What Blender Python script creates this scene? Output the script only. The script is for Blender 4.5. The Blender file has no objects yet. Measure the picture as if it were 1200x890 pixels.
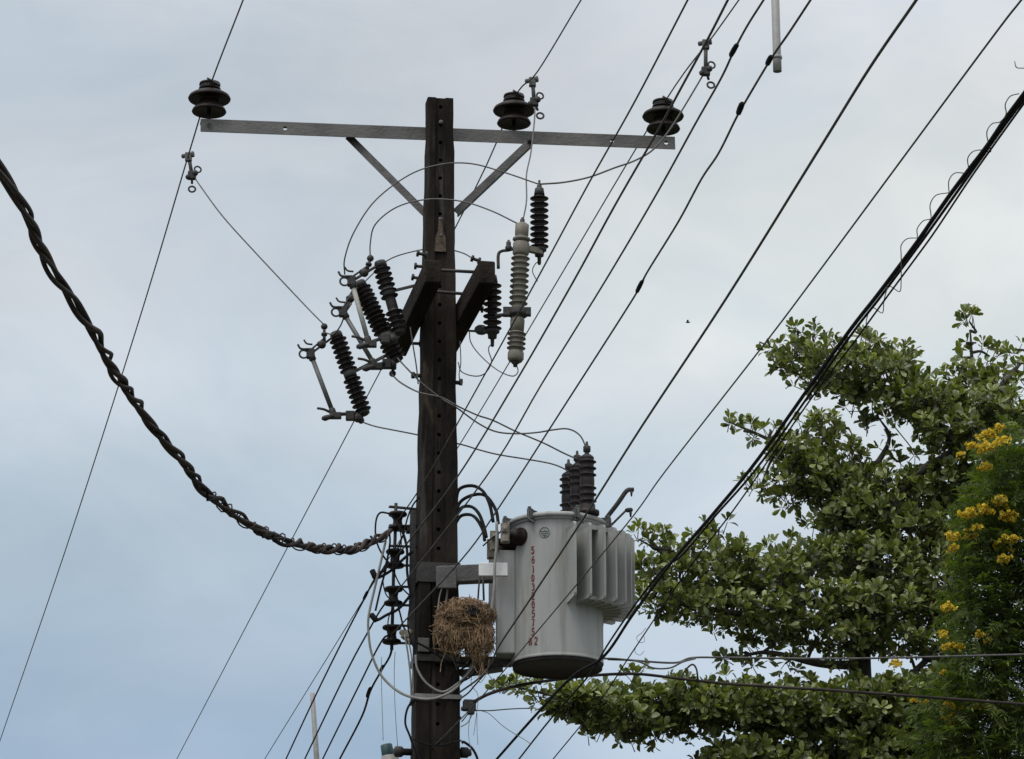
import bpy, bmesh, math, random
import numpy as np
from mathutils import Vector, Matrix
R = math.radians
random.seed(7); rng = np.random.default_rng(11)
sc = bpy.context.scene

# ------------------------------------------------------------------ camera
PITCH = R(17.3); F = 4000.0; EYE = 1.6
cd = bpy.data.cameras.new('camera'); cam = bpy.data.objects.new('camera', cd)
sc.collection.objects.link(cam)
cam.location = (0, 0, EYE); cam.rotation_euler = (R(90) + PITCH, 0, 0)
cd.sensor_width = 36; cd.lens = 36 * F / 1200; cd.clip_start = 0.1; cd.clip_end = 4000
sc.camera = cam
# ------------------------------------------------------------------ light
SUN_EL, SUN_AZ = R(60), R(-140)      # azimuth clockwise from +Y: high, behind the viewer to the left, veiled by cloud
w = bpy.data.worlds.new('World'); sc.world = w; w.use_nodes = True
nt = w.node_tree; nt.nodes.clear()
def N(t, **k):
    n = nt.nodes.new(t)
    for a, b in k.items(): setattr(n, a, b)
    return n
out = N('ShaderNodeOutputWorld'); bg = N('ShaderNodeBackground'); bg.inputs[1].default_value = 0.1
sky = N('ShaderNodeTexSky', sky_type='NISHITA'); sky.sun_disc = False
sky.sun_elevation = SUN_EL; sky.sun_rotation = SUN_AZ; sky.air_density = 1.2; sky.dust_density = 2.0
tc = N('ShaderNodeTexCoord'); mp = N('ShaderNodeMapping'); mp.inputs['Scale'].default_value = (1, 1, 2.2)
nz = N('ShaderNodeTexNoise'); nz.inputs['Scale'].default_value = 4.2; nz.inputs['Detail'].default_value = 5; nz.inputs['Roughness'].default_value = 0.5
nz2 = N('ShaderNodeTexNoise'); nz2.inputs['Scale'].default_value = 14; nz2.inputs['Detail'].default_value = 5
sx = N('ShaderNodeSeparateXYZ')
L = nt.links.new
L(tc.outputs['Generated'], mp.inputs[0]); L(mp.outputs[0], nz.inputs['Vector']); L(mp.outputs[0], nz2.inputs['Vector'])
L(tc.outputs['Generated'], sx.inputs[0])
# overcast deck: blue grey low down, paler with height
def ramp(stops):
    n_ = N('ShaderNodeValToRGB'); e = n_.color_ramp.elements
    e[0].position, e[0].color = stops[0][0], (*stops[0][1], 1); e[1].position, e[1].color = stops[-1][0], (*stops[-1][1], 1)
    for p_, c_ in stops[1:-1]: e.new(p_).color = (*c_, 1)
    L(sx.outputs['Z'], n_.inputs[0]); return n_
HI = [(.52, (6.6, 7.0, 7.4)), (.75, (9.5, 9.8, 10)), (1.0, (12, 12.2, 12.4))]
elL = ramp([(0, (4.4, 5.2, 6.2)), (.19, (3.6, 4.7, 6.1)), (.235, (4.4, 5.4, 6.4)), (.28, (5.15, 5.9, 6.6)), (.33, (5.65, 6.15, 6.7)), (.40, (5.45, 5.95, 6.5))] + HI)
elR = ramp([(0, (5.4, 6.0, 6.8)), (.19, (5.0, 6.0, 7.1)), (.255, (5.3, 6.1, 6.9)), (.31, (7.7, 7.95, 7.9)), (.35, (7.9, 8.1, 8.0)), (.41, (6.7, 7.2, 7.8))] + HI)
sxx = N('ShaderNodeMapRange', interpolation_type='SMOOTHSTEP'); sxx.inputs['From Min'].default_value = -.09; sxx.inputs['From Max'].default_value = .12
nx = N('ShaderNodeMath', operation='MULTIPLY_ADD'); nx.inputs[1].default_value = .16; L(nz.outputs['Fac'], nx.inputs[0])
nx2 = N('ShaderNodeMath', operation='SUBTRACT'); nx2.inputs[1].default_value = .08; L(sx.outputs['X'], nx2.inputs[0]); L(nx2.outputs[0], nx.inputs[2]); L(nx.outputs[0], sxx.inputs['Value'])
el = N('ShaderNodeMix', data_type='RGBA'); L(sxx.outputs[0], el.inputs['Factor']); L(elL.outputs[0], el.inputs['A']); L(elR.outputs[0], el.inputs['B'])
cl = N('ShaderNodeMapRange'); cl.inputs['From Min'].default_value = .3; cl.inputs['From Max'].default_value = .7
cl.inputs['To Min'].default_value = .915; cl.inputs['To Max'].default_value = 1.085
L(nz.outputs['Fac'], cl.inputs['Value'])
cl2 = N('ShaderNodeMapRange'); cl2.inputs['From Min'].default_value = .3; cl2.inputs['From Max'].default_value = .7
cl2.inputs['To Min'].default_value = .965; cl2.inputs['To Max'].default_value = 1.035
L(nz2.outputs['Fac'], cl2.inputs['Value'])
# glow of the veiled sun: brighter towards its direction over the whole dome
sd = Vector((math.sin(SUN_AZ) * math.cos(SUN_EL), math.cos(SUN_AZ) * math.cos(SUN_EL), math.sin(SUN_EL)))
dt = N('ShaderNodeVectorMath', operation='DOT_PRODUCT'); dt.inputs[1].default_value = sd
L(tc.outputs['Generated'], dt.inputs[0])
gl = N('ShaderNodeMapRange'); gl.inputs['From Min'].default_value = .45; gl.inputs['From Max'].default_value = .98
gl.inputs['To Min'].default_value = 1.04; gl.inputs['To Max'].default_value = 2.0
L(dt.outputs['Value'], gl.inputs['Value'])
m1 = N('ShaderNodeMath', operation='MULTIPLY'); L(cl.outputs[0], m1.inputs[0]); L(cl2.outputs[0], m1.inputs[1])
m2 = N('ShaderNodeMath', operation='MULTIPLY'); L(m1.outputs[0], m2.inputs[0]); L(gl.outputs[0], m2.inputs[1])
nz3 = N('ShaderNodeTexNoise'); nz3.inputs['Scale'].default_value = 8.5; nz3.inputs['Detail'].default_value = 7; nz3.inputs['Roughness'].default_value = .55; nz3.inputs['Distortion'].default_value = .6
mp3 = N('ShaderNodeMapping'); mp3.inputs['Scale'].default_value = (1, 1, 1.7); mp3.inputs['Location'].default_value = (.7, .2, .4); L(tc.outputs['Generated'], mp3.inputs[0]); L(mp3.outputs[0], nz3.inputs['Vector'])
tn = N('ShaderNodeValToRGB'); tn.color_ramp.elements[0].position = .36; tn.color_ramp.elements[0].color = (.905, .95, .975, 1); tn.color_ramp.elements[1].position = .64; tn.color_ramp.elements[1].color = (1.115, 1.09, 1.075, 1)
L(nz3.outputs['Fac'], tn.inputs[0])
tm = N('ShaderNodeVectorMath', operation='MULTIPLY'); L(el.outputs['Result'], tm.inputs[0]); L(tn.outputs[0], tm.inputs[1])
sc1 = N('ShaderNodeVectorMath', operation='SCALE'); L(tm.outputs[0], sc1.inputs[0]); L(m2.outputs[0], sc1.inputs['Scale'])
mix = N('ShaderNodeMix', data_type='RGBA'); mix.inputs['Factor'].default_value = 0.94
L(sky.outputs[0], mix.inputs['A']); L(sc1.outputs[0], mix.inputs['B'])
L(mix.outputs['Result'], bg.inputs[0]); L(bg.outputs[0], out.inputs[0])
sl = bpy.data.lights.new('sun', 'SUN'); sl.energy = 1.4; sl.angle = R(22); sl.color = (1, .96, .9)
so = bpy.data.objects.new('sun', sl); sc.collection.objects.link(so); so.rotation_euler = sd.to_track_quat('Z', 'Y').to_euler()
vs = sc.view_settings; vs.view_transform = 'Standard'; vs.look = 'None'; vs.exposure = 0; vs.gamma = 1; vs.use_curve_mapping = False
sc.cycles.max_bounces = 6; sc.cycles.transparent_max_bounces = 8

# ------------------------------------------------------------------ helpers
def ray(px, py):
    dx, dy = (px - 600) / F, (445 - py) / F
    return Vector((dx, math.cos(PITCH) - dy * math.sin(PITCH), math.sin(PITCH) + dy * math.cos(PITCH)))
def P(px, py, Y):                     # a photo position at distance Y down the street
    d = ray(px, py); t = Y / d.y
    return Vector((d.x * t, Y, EYE + d.z * t))
def PH(px, py, h):                    # a photo position at height h above the eye
    d = ray(px, py); t = h / d.z
    return Vector((d.x * t, d.y * t, EYE + h))
def PXM(Y, z=6.0): return F / (Y * math.cos(PITCH) + (z - EYE) * math.sin(PITCH))

def smooth_path(pts, k=6):
    pts = [Vector(p) for p in pts]
    if len(pts) < 3: return pts
    o = []
    for i in range(len(pts) - 1):
        a = pts[i - 1] if i else pts[0] * 2 - pts[1]
        b, c = pts[i], pts[i + 1]
        d = pts[i + 2] if i + 2 < len(pts) else pts[-1] * 2 - pts[-2]
        for j in range(k):
            t = j / k
            o.append(0.5 * ((2 * b) + (c - a) * t + (2 * a - 5 * b + 4 * c - d) * t * t + (3 * b - a - 3 * c + d) * t ** 3))
    o.append(pts[-1]); return o

class MB:
    def __init__(s): s.v = []; s.f = []; s.sm = []
    def add(s, v, f, sm=False):
        b = len(s.v); s.v += [Vector(q) for q in v]; s.f += [tuple(i + b for i in q) for q in f]; s.sm += [sm] * len(f)
    def box(s, c, half, M=None):
        c = Vector(c); v = []
        for sx_ in (-1, 1):
            for sy_ in (-1, 1):
                for sz_ in (-1, 1):
                    q = Vector((sx_ * half[0], sy_ * half[1], sz_ * half[2])); v.append(c + (M @ q if M else q))
        s.add(v, [(0, 1, 3, 2), (4, 6, 7, 5), (0, 4, 5, 1), (2, 3, 7, 6), (0, 2, 6, 4), (1, 5, 7, 3)])
    def bar(s, a, b, wx, wz, up=(0, 0, 1)):    # rectangular bar from a to b
        a, b = Vector(a), Vector(b); d = (b - a).normalized(); up = Vector(up)
        x = d.cross(up)
        if x.length < 1e-4: x = d.cross(Vector((0, 1, 0)))
        x.normalize(); z = x.cross(d)
        M = Matrix((x, d, z)).transposed()
        s.box((a + b) / 2, (wx / 2, (b - a).length / 2, wz / 2), M)
    def tube(s, pts, r, n=7, cap=True):
        pts = [Vector(p) for p in pts]; m = len(pts)
        rs = r if isinstance(r, (list, tuple)) else [r] * m
        t0 = (pts[1] - pts[0]).normalized()
        u = t0.cross(Vector((0, 0, 1)))
        if u.length < 1e-3: u = t0.cross(Vector((1, 0, 0)))
        u.normalize(); v = []
        for i, p in enumerate(pts):
            t = (pts[min(i + 1, m - 1)] - pts[max(i - 1, 0)])
            t = t.normalized() if t.length > 1e-9 else t0
            u = (u - t * u.dot(t)); u = u.normalized() if u.length > 1e-6 else t.orthogonal().normalized()
            w_ = t.cross(u)
            for j in range(n):
                a = 2 * math.pi * j / n; v.append(p + (u * math.cos(a) + w_ * math.sin(a)) * rs[i])
        f = [(i * n + j, i * n + (j + 1) % n, (i + 1) * n + (j + 1) % n, (i + 1) * n + j) for i in range(m - 1) for j in range(n)]
        s.add(v, f, True)
        if cap: s.f += [tuple(len(s.v) - m * n + j for j in reversed(range(n))), tuple(len(s.v) - n + j for j in range(n))]; s.sm += [False, False]
    def lathe(s, o, axis, prof, n=20):
        o = Vector(o); z = Vector(axis).normalized(); x = z.orthogonal().normalized(); y = z.cross(x); v = []
        for r, h in prof:
            for j in range(n):
                a = 2 * math.pi * j / n; v.append(o + z * h + (x * math.cos(a) + y * math.sin(a)) * max(r, 1e-4))
        m = len(prof)
        s.add(v, [(i * n + j, i * n + (j + 1) % n, (i + 1) * n + (j + 1) % n, (i + 1) * n + j) for i in range(m - 1) for j in range(n)], True)
        b = len(s.v) - m * n
        s.f += [tuple(b + j for j in reversed(range(n))), tuple(len(s.v) - n + j for j in range(n))]; s.sm += [False, False]
    def ring(s, c, nrm, r, rt, n=16):
        c = Vector(c); z = Vector(nrm).normalized(); x = z.orthogonal().normalized(); y = z.cross(x)
        s.tube([c + (x * math.cos(2 * math.pi * i / n) + y * math.sin(2 * math.pi * i / n)) * r for i in range(n + 1)], rt, 5, False)
    def ball(s, c, r, n=10):
        s.lathe(c, (0, 0, 1), [(r * math.sin(math.pi * i / 8), -r * math.cos(math.pi * i / 8)) for i in range(9)], n)
    def build(s, name, m, parent=None, org=None, bevel=0, seg=2):
        org = Vector(org) if org is not None else (Vector(ORG[parent.name]) if parent is not None and parent.name in ORG else Vector((0, 0, 0)))
        me = bpy.data.meshes.new(name); me.from_pydata([tuple(q - org) for q in s.v], [], s.f)
        me.polygons.foreach_set('use_smooth', s.sm)
        if bevel:
            bm = bmesh.new(); bm.from_mesh(me)
            bmesh.ops.remove_doubles(bm, verts=bm.verts, dist=1e-5)
            ed = [q for q in bm.edges if len(q.link_faces) == 2 and q.calc_face_angle() > R(40)]
            bmesh.ops.bevel(bm, geom=ed, offset=bevel, segments=seg, affect='EDGES', profile=.5, clamp_overlap=True)
            bm.to_mesh(me); bm.free()
        else:
            pass
        me.validate(); me.materials.append(m)
        o = bpy.data.objects.new(name, me); sc.collection.objects.link(o)
        if parent is not None:
            o.parent = parent; ORG[o.name] = org
        else:
            o.location = org; ORG[o.name] = org
        return o
ORG = {}
def tag(o, label, cat, group=None, kind=None):
    o['label'] = label; o['category'] = cat
    if group: o['group'] = group
    if kind: o['kind'] = kind
    return o
def thing(name, label, cat, loc, group=None):
    o = bpy.data.objects.new(name, None); sc.collection.objects.link(o); o.location = loc; o.empty_display_size = .1
    ORG[o.name] = Vector(loc); return tag(o, label, cat, group)
def copy_tree(o, parent=None):
    c = o.copy(); sc.collection.objects.link(c)
    if parent is not None: c.parent = parent
    for ch in list(o.children): copy_tree(ch, c)
    return c

# ------------------------------------------------------------------ materials
def mat(name, c1, c2=None, scale=8, rough=.6, metal=0, bump=.0, bscale=60, spec=.5, stretch=None, lo=.35, hi=.65, c3=None):
    m = bpy.data.materials.new(name); m.use_nodes = True; t = m.node_tree; b = t.nodes['Principled BSDF']
    b.inputs['Roughness'].default_value = rough; b.inputs['Metallic'].default_value = metal; b.inputs['Specular IOR Level'].default_value = spec
    tc = t.nodes.new('ShaderNodeTexCoord'); mp = t.nodes.new('ShaderNodeMapping')
    if stretch: mp.inputs['Scale'].default_value = stretch
    t.links.new(tc.outputs['Object'], mp.inputs[0])
    if c2:
        n = t.nodes.new('ShaderNodeTexNoise'); n.inputs['Scale'].default_value = scale; n.inputs['Detail'].default_value = 8; n.inputs['Roughness'].default_value = .62
        r = t.nodes.new('ShaderNodeValToRGB'); r.color_ramp.elements[0].position = lo; r.color_ramp.elements[1].position = hi
        r.color_ramp.elements[0].color = (*c1, 1); r.color_ramp.elements[1].color = (*c2, 1)
        if c3: q = r.color_ramp.elements.new(min(hi + .12, .98)); q.color = (*c3, 1)
        t.links.new(mp.outputs[0], n.inputs['Vector']); t.links.new(n.outputs['Fac'], r.inputs[0]); t.links.new(r.outputs[0], b.inputs['Base Color'])
    else: b.inputs['Base Color'].default_value = (*c1, 1)
    if bump:
        n2 = t.nodes.new('ShaderNodeTexNoise'); n2.inputs['Scale'].default_value = bscale; n2.inputs['Detail'].default_value = 6
        bu = t.nodes.new('ShaderNodeBump'); bu.inputs['Strength'].default_value = bump; bu.inputs['Distance'].default_value = .01
        t.links.new(mp.outputs[0], n2.inputs['Vector']); t.links.new(n2.outputs['Fac'], bu.inputs['Height']); t.links.new(bu.outputs[0], b.inputs['Normal'])
    return m
M = {}
M['pole'] = mat('weathered_concrete', (.006, .005, .0045), (.024, .019, .0155), 8, .95, 0, .9, 40, .1, (1, 1, .3), .36, .62, (.095, .07, .05))
M['hole'] = mat('hole_dark', (.012, .011, .010), rough=.95)  # near-black insides of holes, bore and nest entrance: shade put into the colour
M['galv'] = mat('galvanised_steel', (.075, .072, .067), (.14, .134, .124), 9, .6, .25, .25, 90, stretch=(.5, 1, 1))
M['galv_d'] = mat('dull_steel', (.05, .048, .046), (.10, .095, .09), 14, .65, .2, .3, 90)
M['iron'] = mat('dark_iron', (.014, .013, .012), (.038, .033, .03), 30, .65, .1, .3, 120)
M['glaze'] = mat('brown_glaze', (.008, .005, .004), (.018, .010, .008), 20, .5, 0, .05, 60, .18)
M['poly'] = mat('polymer', (.014, .010, .010), (.028, .018, .017), 20, .55, 0, .1, 60, .3)
M['porc'] = mat('grey_porcelain', (.125, .112, .088), (.21, .19, .155), 16, .55, 0, .1, 60, .25, c3=(.07, .056, .04))
M['wood'] = mat('old_beam', (.009, .007, .006), (.03, .023, .018), 9, .95, 0, .8, 50, .1, (1, .2, 1))
M['tube_l'] = mat('fibre_tube', (.22, .22, .2), (.34, .33, .3), 20, .6)
M['tube_d'] = mat('grey_tube', (.06, .06, .058), (.11, .11, .105), 20, .5)
M['wire'] = mat('bare_wire', (.06, .058, .056), (.115, .11, .105), 20, .6, .2)
M['wire_l'] = mat('weathered_wire', (.055, .052, .05), (.11, .10, .09), 9, .7, .1, spec=.2)
M['wire_d'] = mat('black_cable', (.007, .007, .008), (.016, .015, .016), 20, .8, spec=.12)
M['wire_b'] = mat('brown_cable', (.010, .007, .006), (.05, .034, .028), 9, .7, spec=.3)  # lighter brown patches are strand highlights put into the colour
M['wire_g'] = mat('grey_cable', (.16, .155, .14), (.25, .24, .22), 16, .6)
M['paint'] = mat('grey_paint', (.262, .262, .250), (.335, .335, .32), 5, .5, 0, .08, 30, .35, (1, 1, .45), .3, .7)
def weather(m, col, scale, stretch, lo, hi, amt, seed=0.0):
    t = m.node_tree; b = t.nodes['Principled BSDF']; src = b.inputs['Base Color'].links[0].from_socket
    tc = t.nodes.new('ShaderNodeTexCoord'); mp = t.nodes.new('ShaderNodeMapping'); mp.inputs['Scale'].default_value = stretch; mp.inputs['Location'].default_value = (seed, seed * .7, seed * .3)
    n = t.nodes.new('ShaderNodeTexNoise'); n.inputs['Scale'].default_value = scale; n.inputs['Detail'].default_value = 6; n.inputs['Roughness'].default_value = .6
    r = t.nodes.new('ShaderNodeMapRange'); r.inputs['From Min'].default_value = lo; r.inputs['From Max'].default_value = hi; r.inputs['To Max'].default_value = amt
    mx = t.nodes.new('ShaderNodeMix'); mx.data_type = 'RGBA'; mx.inputs['B'].default_value = (*col, 1)
    t.links.new(tc.outputs['Object'], mp.inputs[0]); t.links.new(mp.outputs[0], n.inputs['Vector']); t.links.new(n.outputs['Fac'], r.inputs['Value']); t.links.new(r.outputs[0], mx.inputs['Factor'])
    t.links.new(src, mx.inputs['A']); t.links.new(mx.outputs['Result'], b.inputs['Base Color'])
weather(M['paint'], (.12, .105, .085), 17, (1, 1, .07), .50, .75, .55)
weather(M['paint'], (.20, .12, .08), 9, (1, 1, .3), .60, .75, .5, 3.1)
weather(M['pole'], (.048, .037, .03), 2.4, (1, 1, .5), .50, .70, .6, 1.7)
weather(M['pole'], (.10, .094, .086), 22, (1, 1, .06), .55, .72, .6, 5.2)
weather(M['galv'], (.10, .06, .035), 11, (1, 1, 1), .56, .75, .6, 2.2)
weather(M['porc'], (.05, .035, .025), 30, (1, 1, .4), .55, .75, .7, 4.4)
weather(M['poly'], (.07, .055, .048), 34, (1, 1, 1), .55, .75, .6, 6.1)
M['rust_shade'] = mat('shaded_rust_underside', (.008, .006, .006), (.026, .017, .015), 10, .8, 0, .3)  # near-black rust, the shade under the tank put into its colour
M['red'] = mat('red_stencil', (.13, .026, .022), (.21, .055, .048), 60, .6)
M['faint'] = mat('faded_emblem', (.12, .135, .12), (.2, .21, .195), 60, .6)
M['alu'] = mat('pale_plate', (.5, .5, .49), (.62, .62, .6), 20, .5, .1)
M['brass'] = mat('dull_terminal', (.10, .085, .065), (.24, .21, .165), 40, .6, .2)
M['straw'] = mat('straw', (.09, .053, .028), (.40, .26, .145), 22, .9)
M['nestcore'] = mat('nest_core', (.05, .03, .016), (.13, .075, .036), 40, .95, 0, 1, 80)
M['bark'] = mat('bark', (.03, .026, .022), (.075, .065, .05), 12, .95, 0, .8, 40)
M['grass'] = mat('ground_soil', (.035, .045, .02), (.08, .07, .045), .6, .95)
M['asph'] = mat('asphalt', (.045, .045, .046), (.065, .065, .065), 30, .9)
M['pipe'] = mat('grey_pipe', (.22, .21, .2), (.3, .29, .275), 18, .55, 0, .1, c3=(.26, .16, .13))
M['teal'] = mat('teal_cap', (.012, .04, .045), (.02, .06, .065), 20, .5)
M['chip'] = mat('chipped_concrete', (.045, .032, .023), (.12, .086, .06), 26, .95, 0, .6)
def leafmat(name, cols, trans, tfac, rough=.45):
    m = bpy.data.materials.new(name); m.use_nodes = True; t = m.node_tree; b = t.nodes['Principled BSDF']; b.inputs['Roughness'].default_value = rough; b.inputs['Specular IOR Level'].default_value = .5 if rough < .5 else .15
    at = t.nodes.new('ShaderNodeAttribute'); at.attribute_name = 'tone'
    r = t.nodes.new('ShaderNodeValToRGB'); els = r.color_ramp.elements
    els[0].position = 0; els[0].color = (*cols[0], 1); els[1].position = 1; els[1].color = (*cols[-1], 1)
    for i, c in enumerate(cols[1:-1]): q = els.new((i + 1) / (len(cols) - 1)); q.color = (*c, 1)
    t.links.new(at.outputs['Fac'], r.inputs[0]); t.links.new(r.outputs[0], b.inputs['Base Color'])
    tr = t.nodes.new('ShaderNodeBsdfTranslucent'); mx = t.nodes.new('ShaderNodeMixShader'); mx.inputs[0].default_value = tfac
    mc = t.nodes.new('ShaderNodeMix'); mc.data_type = 'RGBA'; mc.blend_type = 'MULTIPLY'; mc.inputs['Factor'].default_value = 1; mc.inputs['B'].default_value = (*trans, 1)
    t.links.new(r.outputs[0], mc.inputs['A']); t.links.new(mc.outputs['Result'], tr.inputs[0])
    t.links.new(b.outputs[0], mx.inputs[1]); t.links.new(tr.outputs[0], mx.inputs[2]); t.links.new(mx.outputs[0], t.nodes['Material Output'].inputs[0])
    return m
M['leaf'] = leafmat('broad_leaf', [(.046, .060, .017), (.105, .130, .034), (.18, .208, .06), (.31, .32, .15)], (1.45, 1.5, .55), .27, .4)
M['leaf2'] = leafmat('fine_leaf', [(.038, .064, .015), (.072, .108, .024), (.135, .165, .04)], (1.5, 1.6, .5), .35, .75)
M['petal'] = leafmat('yellow_petal', [(.56, .38, .025), (.70, .52, .05), (.75, .61, .15)], (1, .95, .6), .3, .6)

# ------------------------------------------------------------------ ground
def sheet(name, x0, x1, y0, y1, z, m):
    b = MB(); b.add([(x0, y0, z), (x1, y0, z), (x1, y1, z), (x0, y1, z)], [(0, 1, 2, 3)]); o = b.build(name, m); o['kind'] = 'structure'; return o
sheet('ground', -1500, 1500, -1500, 1500, 0, M['grass'])
rd = sheet('road', -3.2, 3.2, -40, 60, 0.006, M['asph']); rd.location = (1.3, 0, 0); rd.rotation_euler = (0, 0, R(10)); rd.location.x = -3.6 - 3.6; rd.location.y = 8

# ------------------------------------------------------------------ utility pole
YP = 16.5; ROT = R(9.5)
PX0 = P(512.5, 500, YP).x
Rz = Matrix.Rotation(ROT, 3, 'Z'); AX = Rz @ Vector((1, 0, 0)); AY = Rz @ Vector((0, 1, 0))
ZT = P(517, 119, YP).z; ZB = P(510, 890, YP).z
pole = thing('utility_pole', 'tall dark weathered concrete pole with a row of holes down its face', 'utility pole', (PX0, YP, 0))
W_T, W_B = .131, .222
def pw(z):
    t = (ZT - z) / (ZT - ZB)
    return W_T + (W_B - W_T) * t if t <= 1 else W_B + (t - 1) * .05
def pl(x, y, z): return Vector((PX0, YP, 0)) + AX * x + AY * y + Vector((0, 0, z))
def pole_shaft():
    b = MB(); h = MB(); pitch = .0985; zs = [ZT - pitch * i for i in range(int(ZT / pitch) + 1)] + [0.0]
    def sec(z):
        w_ = pw(z); d = w_ * .42; x = w_ / 2; c = .006; rx = w_ * .17; rd_ = .011
        # outline, front side at -y
        return [(-x + c, -d), (-rx - .004, -d), (-rx, -d + rd_), (rx, -d + rd_), (rx + .004, -d), (x - c, -d), (x, -d + c), (x, d - c), (x - c, d), (-x + c, d), (-x, d - c), (-x, -d + c)]
    jr = random.Random(3); J = [[(jr.gauss(0, .0022), jr.gauss(0, .0016)) if k not in (2, 3) else (0, 0) for k in range(12)] for _ in zs]
    sec0 = sec
    def sec(z, i=None): return [(x + (J[i][k][0] if i is not None else 0), y + (J[i][k][1] if i is not None else 0)) for k, (x, y) in enumerate(sec0(z))]
    for i in range(len(zs) - 1):
        za, zb = zs[i], zs[i + 1]; A, B = sec(za, i), sec(zb, i + 1); n = len(A)
        ja = [random.uniform(-.0015, .0015) for _ in range(n)]
        v = [pl(x, y, za) for x, y in A] + [pl(x, y, zb) for x, y in B]
        f = []
        for j in range(n):
            if j == 2: continue
            f.append((j, (j + 1) % n, n + (j + 1) % n, n + j))
        b.add(v, f)
        # recessed floor cell with its hole
        x0, y0 = A[2]; x1 = A[3][0]; X0, X1 = B[2][0], B[3][0]; yb = B[2][1]; zc = (za + zb) / 2; r = .0105
        sq = [(x0, y0, za), ((x0 + x1) / 2, y0, za), (x1, y0, za), ((x1 + X1) / 2, (y0 + yb) / 2, zc), (X1, yb, zb), ((X0 + X1) / 2, yb, zb), (X0, yb, zb), ((x0 + X0) / 2, (y0 + yb) / 2, zc)]
        ym = (y0 + yb) / 2
        oc = [(r * math.cos(a), ym, zc + r * math.sin(a)) for a in [R(135 - 45 * k) for k in range(8)]]
        vv = [pl(*q) for q in sq + oc]
        b.add(vv, [(k, (k + 1) % 8, 8 + (k + 1) % 8, 8 + k) for k in range(8)])
        ob = [(q[0], q[1] + .07, q[2]) for q in oc]
        h.add([pl(*q) for q in oc + ob], [(k, (k + 1) % 8, 8 + (k + 1) % 8, 8 + k) for k in range(8)] + [tuple(range(8, 16))])
    b.add([pl(x, y, ZT) for x, y in sec(ZT, 0)], [tuple(range(12))])
    return b, h
b, h = pole_shaft()
sh = b.build('shaft', M['pole'], pole); hh = h.build('bolt_hole', M['hole'], sh); hh['kind'] = 'stuff'
def pole_band(py, hgt, m, name, e=.006):
    z = P(512, py, YP).z; w_ = pw(z) / 2 + e; d = pw(z) * .42 + e; b = MB(); t = .003
    for (x0, x1, y0, y1) in ((-w_, w_, -d - t, -d), (-w_, w_, d, d + t), (-w_ - t, -w_, -d - t, d + t), (w_, w_ + t, -d - t, d + t)):
        b.box(pl((x0 + x1) / 2, (y0 + y1) / 2, z), ((x1 - x0) / 2, (y1 - y0) / 2, hgt / 2), Rz)
    return b.build(name, m, pole)
pole_band(821, .022, M['wire_g'], 'metal_strap')
pole_band(776, .035, M['iron'], 'clamp_band')
pole_band(676, .10, M['iron'], 'clamp_band')
z = P(492, 762, YP).z; b = MB(); b.box(pl(-.075, -pw(z) * .42 - .012, z), (.028, .008, .035), Rz); b.build('band_plate', M['galv'], pole, bevel=.003)
z = P(517, 288, YP).z; b = MB()
zz = [P(517, y, YP).z for y in (262, 276, 283, 300)]
pr = [(.009, zz[0]), (.012, zz[1]), (.026, zz[2]), (.030, zz[3])]
v = [pl(s_ * a, -pw(z) * .42 + (-.004 if i else .006), q) for i in (1, 0) for a, q in pr for s_ in (-1, 1)]
b.add(v, [(0, 1, 3, 2), (2, 3, 5, 4), (4, 5, 7, 6), (0, 2, 10, 8), (2, 4, 12, 10), (4, 6, 14, 12), (1, 9, 11, 3), (3, 11, 13, 5), (5, 13, 15, 7), (0, 8, 9, 1), (6, 7, 15, 14)]); b.build('mortar_patch', M['chip'], pole)
for (px, py) in ((517, 148), (517, 262), (517, 281)):
    z = P(px, py, YP).z; b = MB(); c = pl(0, -pw(z) * .42 + .008, z); b.lathe(c, -AY, [(.011, 0), (.011, .012), (.006, .012), (.006, .022)], 8); b.build('bolt', M['galv'], pole)
for (px0, px1, py) in ((484, 498, 440), (528, 540, 448), (529, 542, 668), (478, 494, 622)):       # bolts and step ends on the sides
    z = P(px0, py, YP).z; b = MB(); b.tube([P(px0, py, YP), P(px1, py + 1, YP)], .011, 8); b.lathe(P((px0 if px0 < 512 else px1), py, YP), AX, [(.018, -.008), (.018, .008)], 8); b.build('bolt', M['iron'], pole)
for (px0, px1, py) in ((461, 482, 881), (538, 552, 882)):
    b = MB(); b.lathe(P(px0, py, YP), AX, [(.012, 0), (.028, .01), (.028, .04), (.018, .05), (.018, (px1 - px0) / 238)], 10); b.build('bolt', M['iron'], pole)

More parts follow.
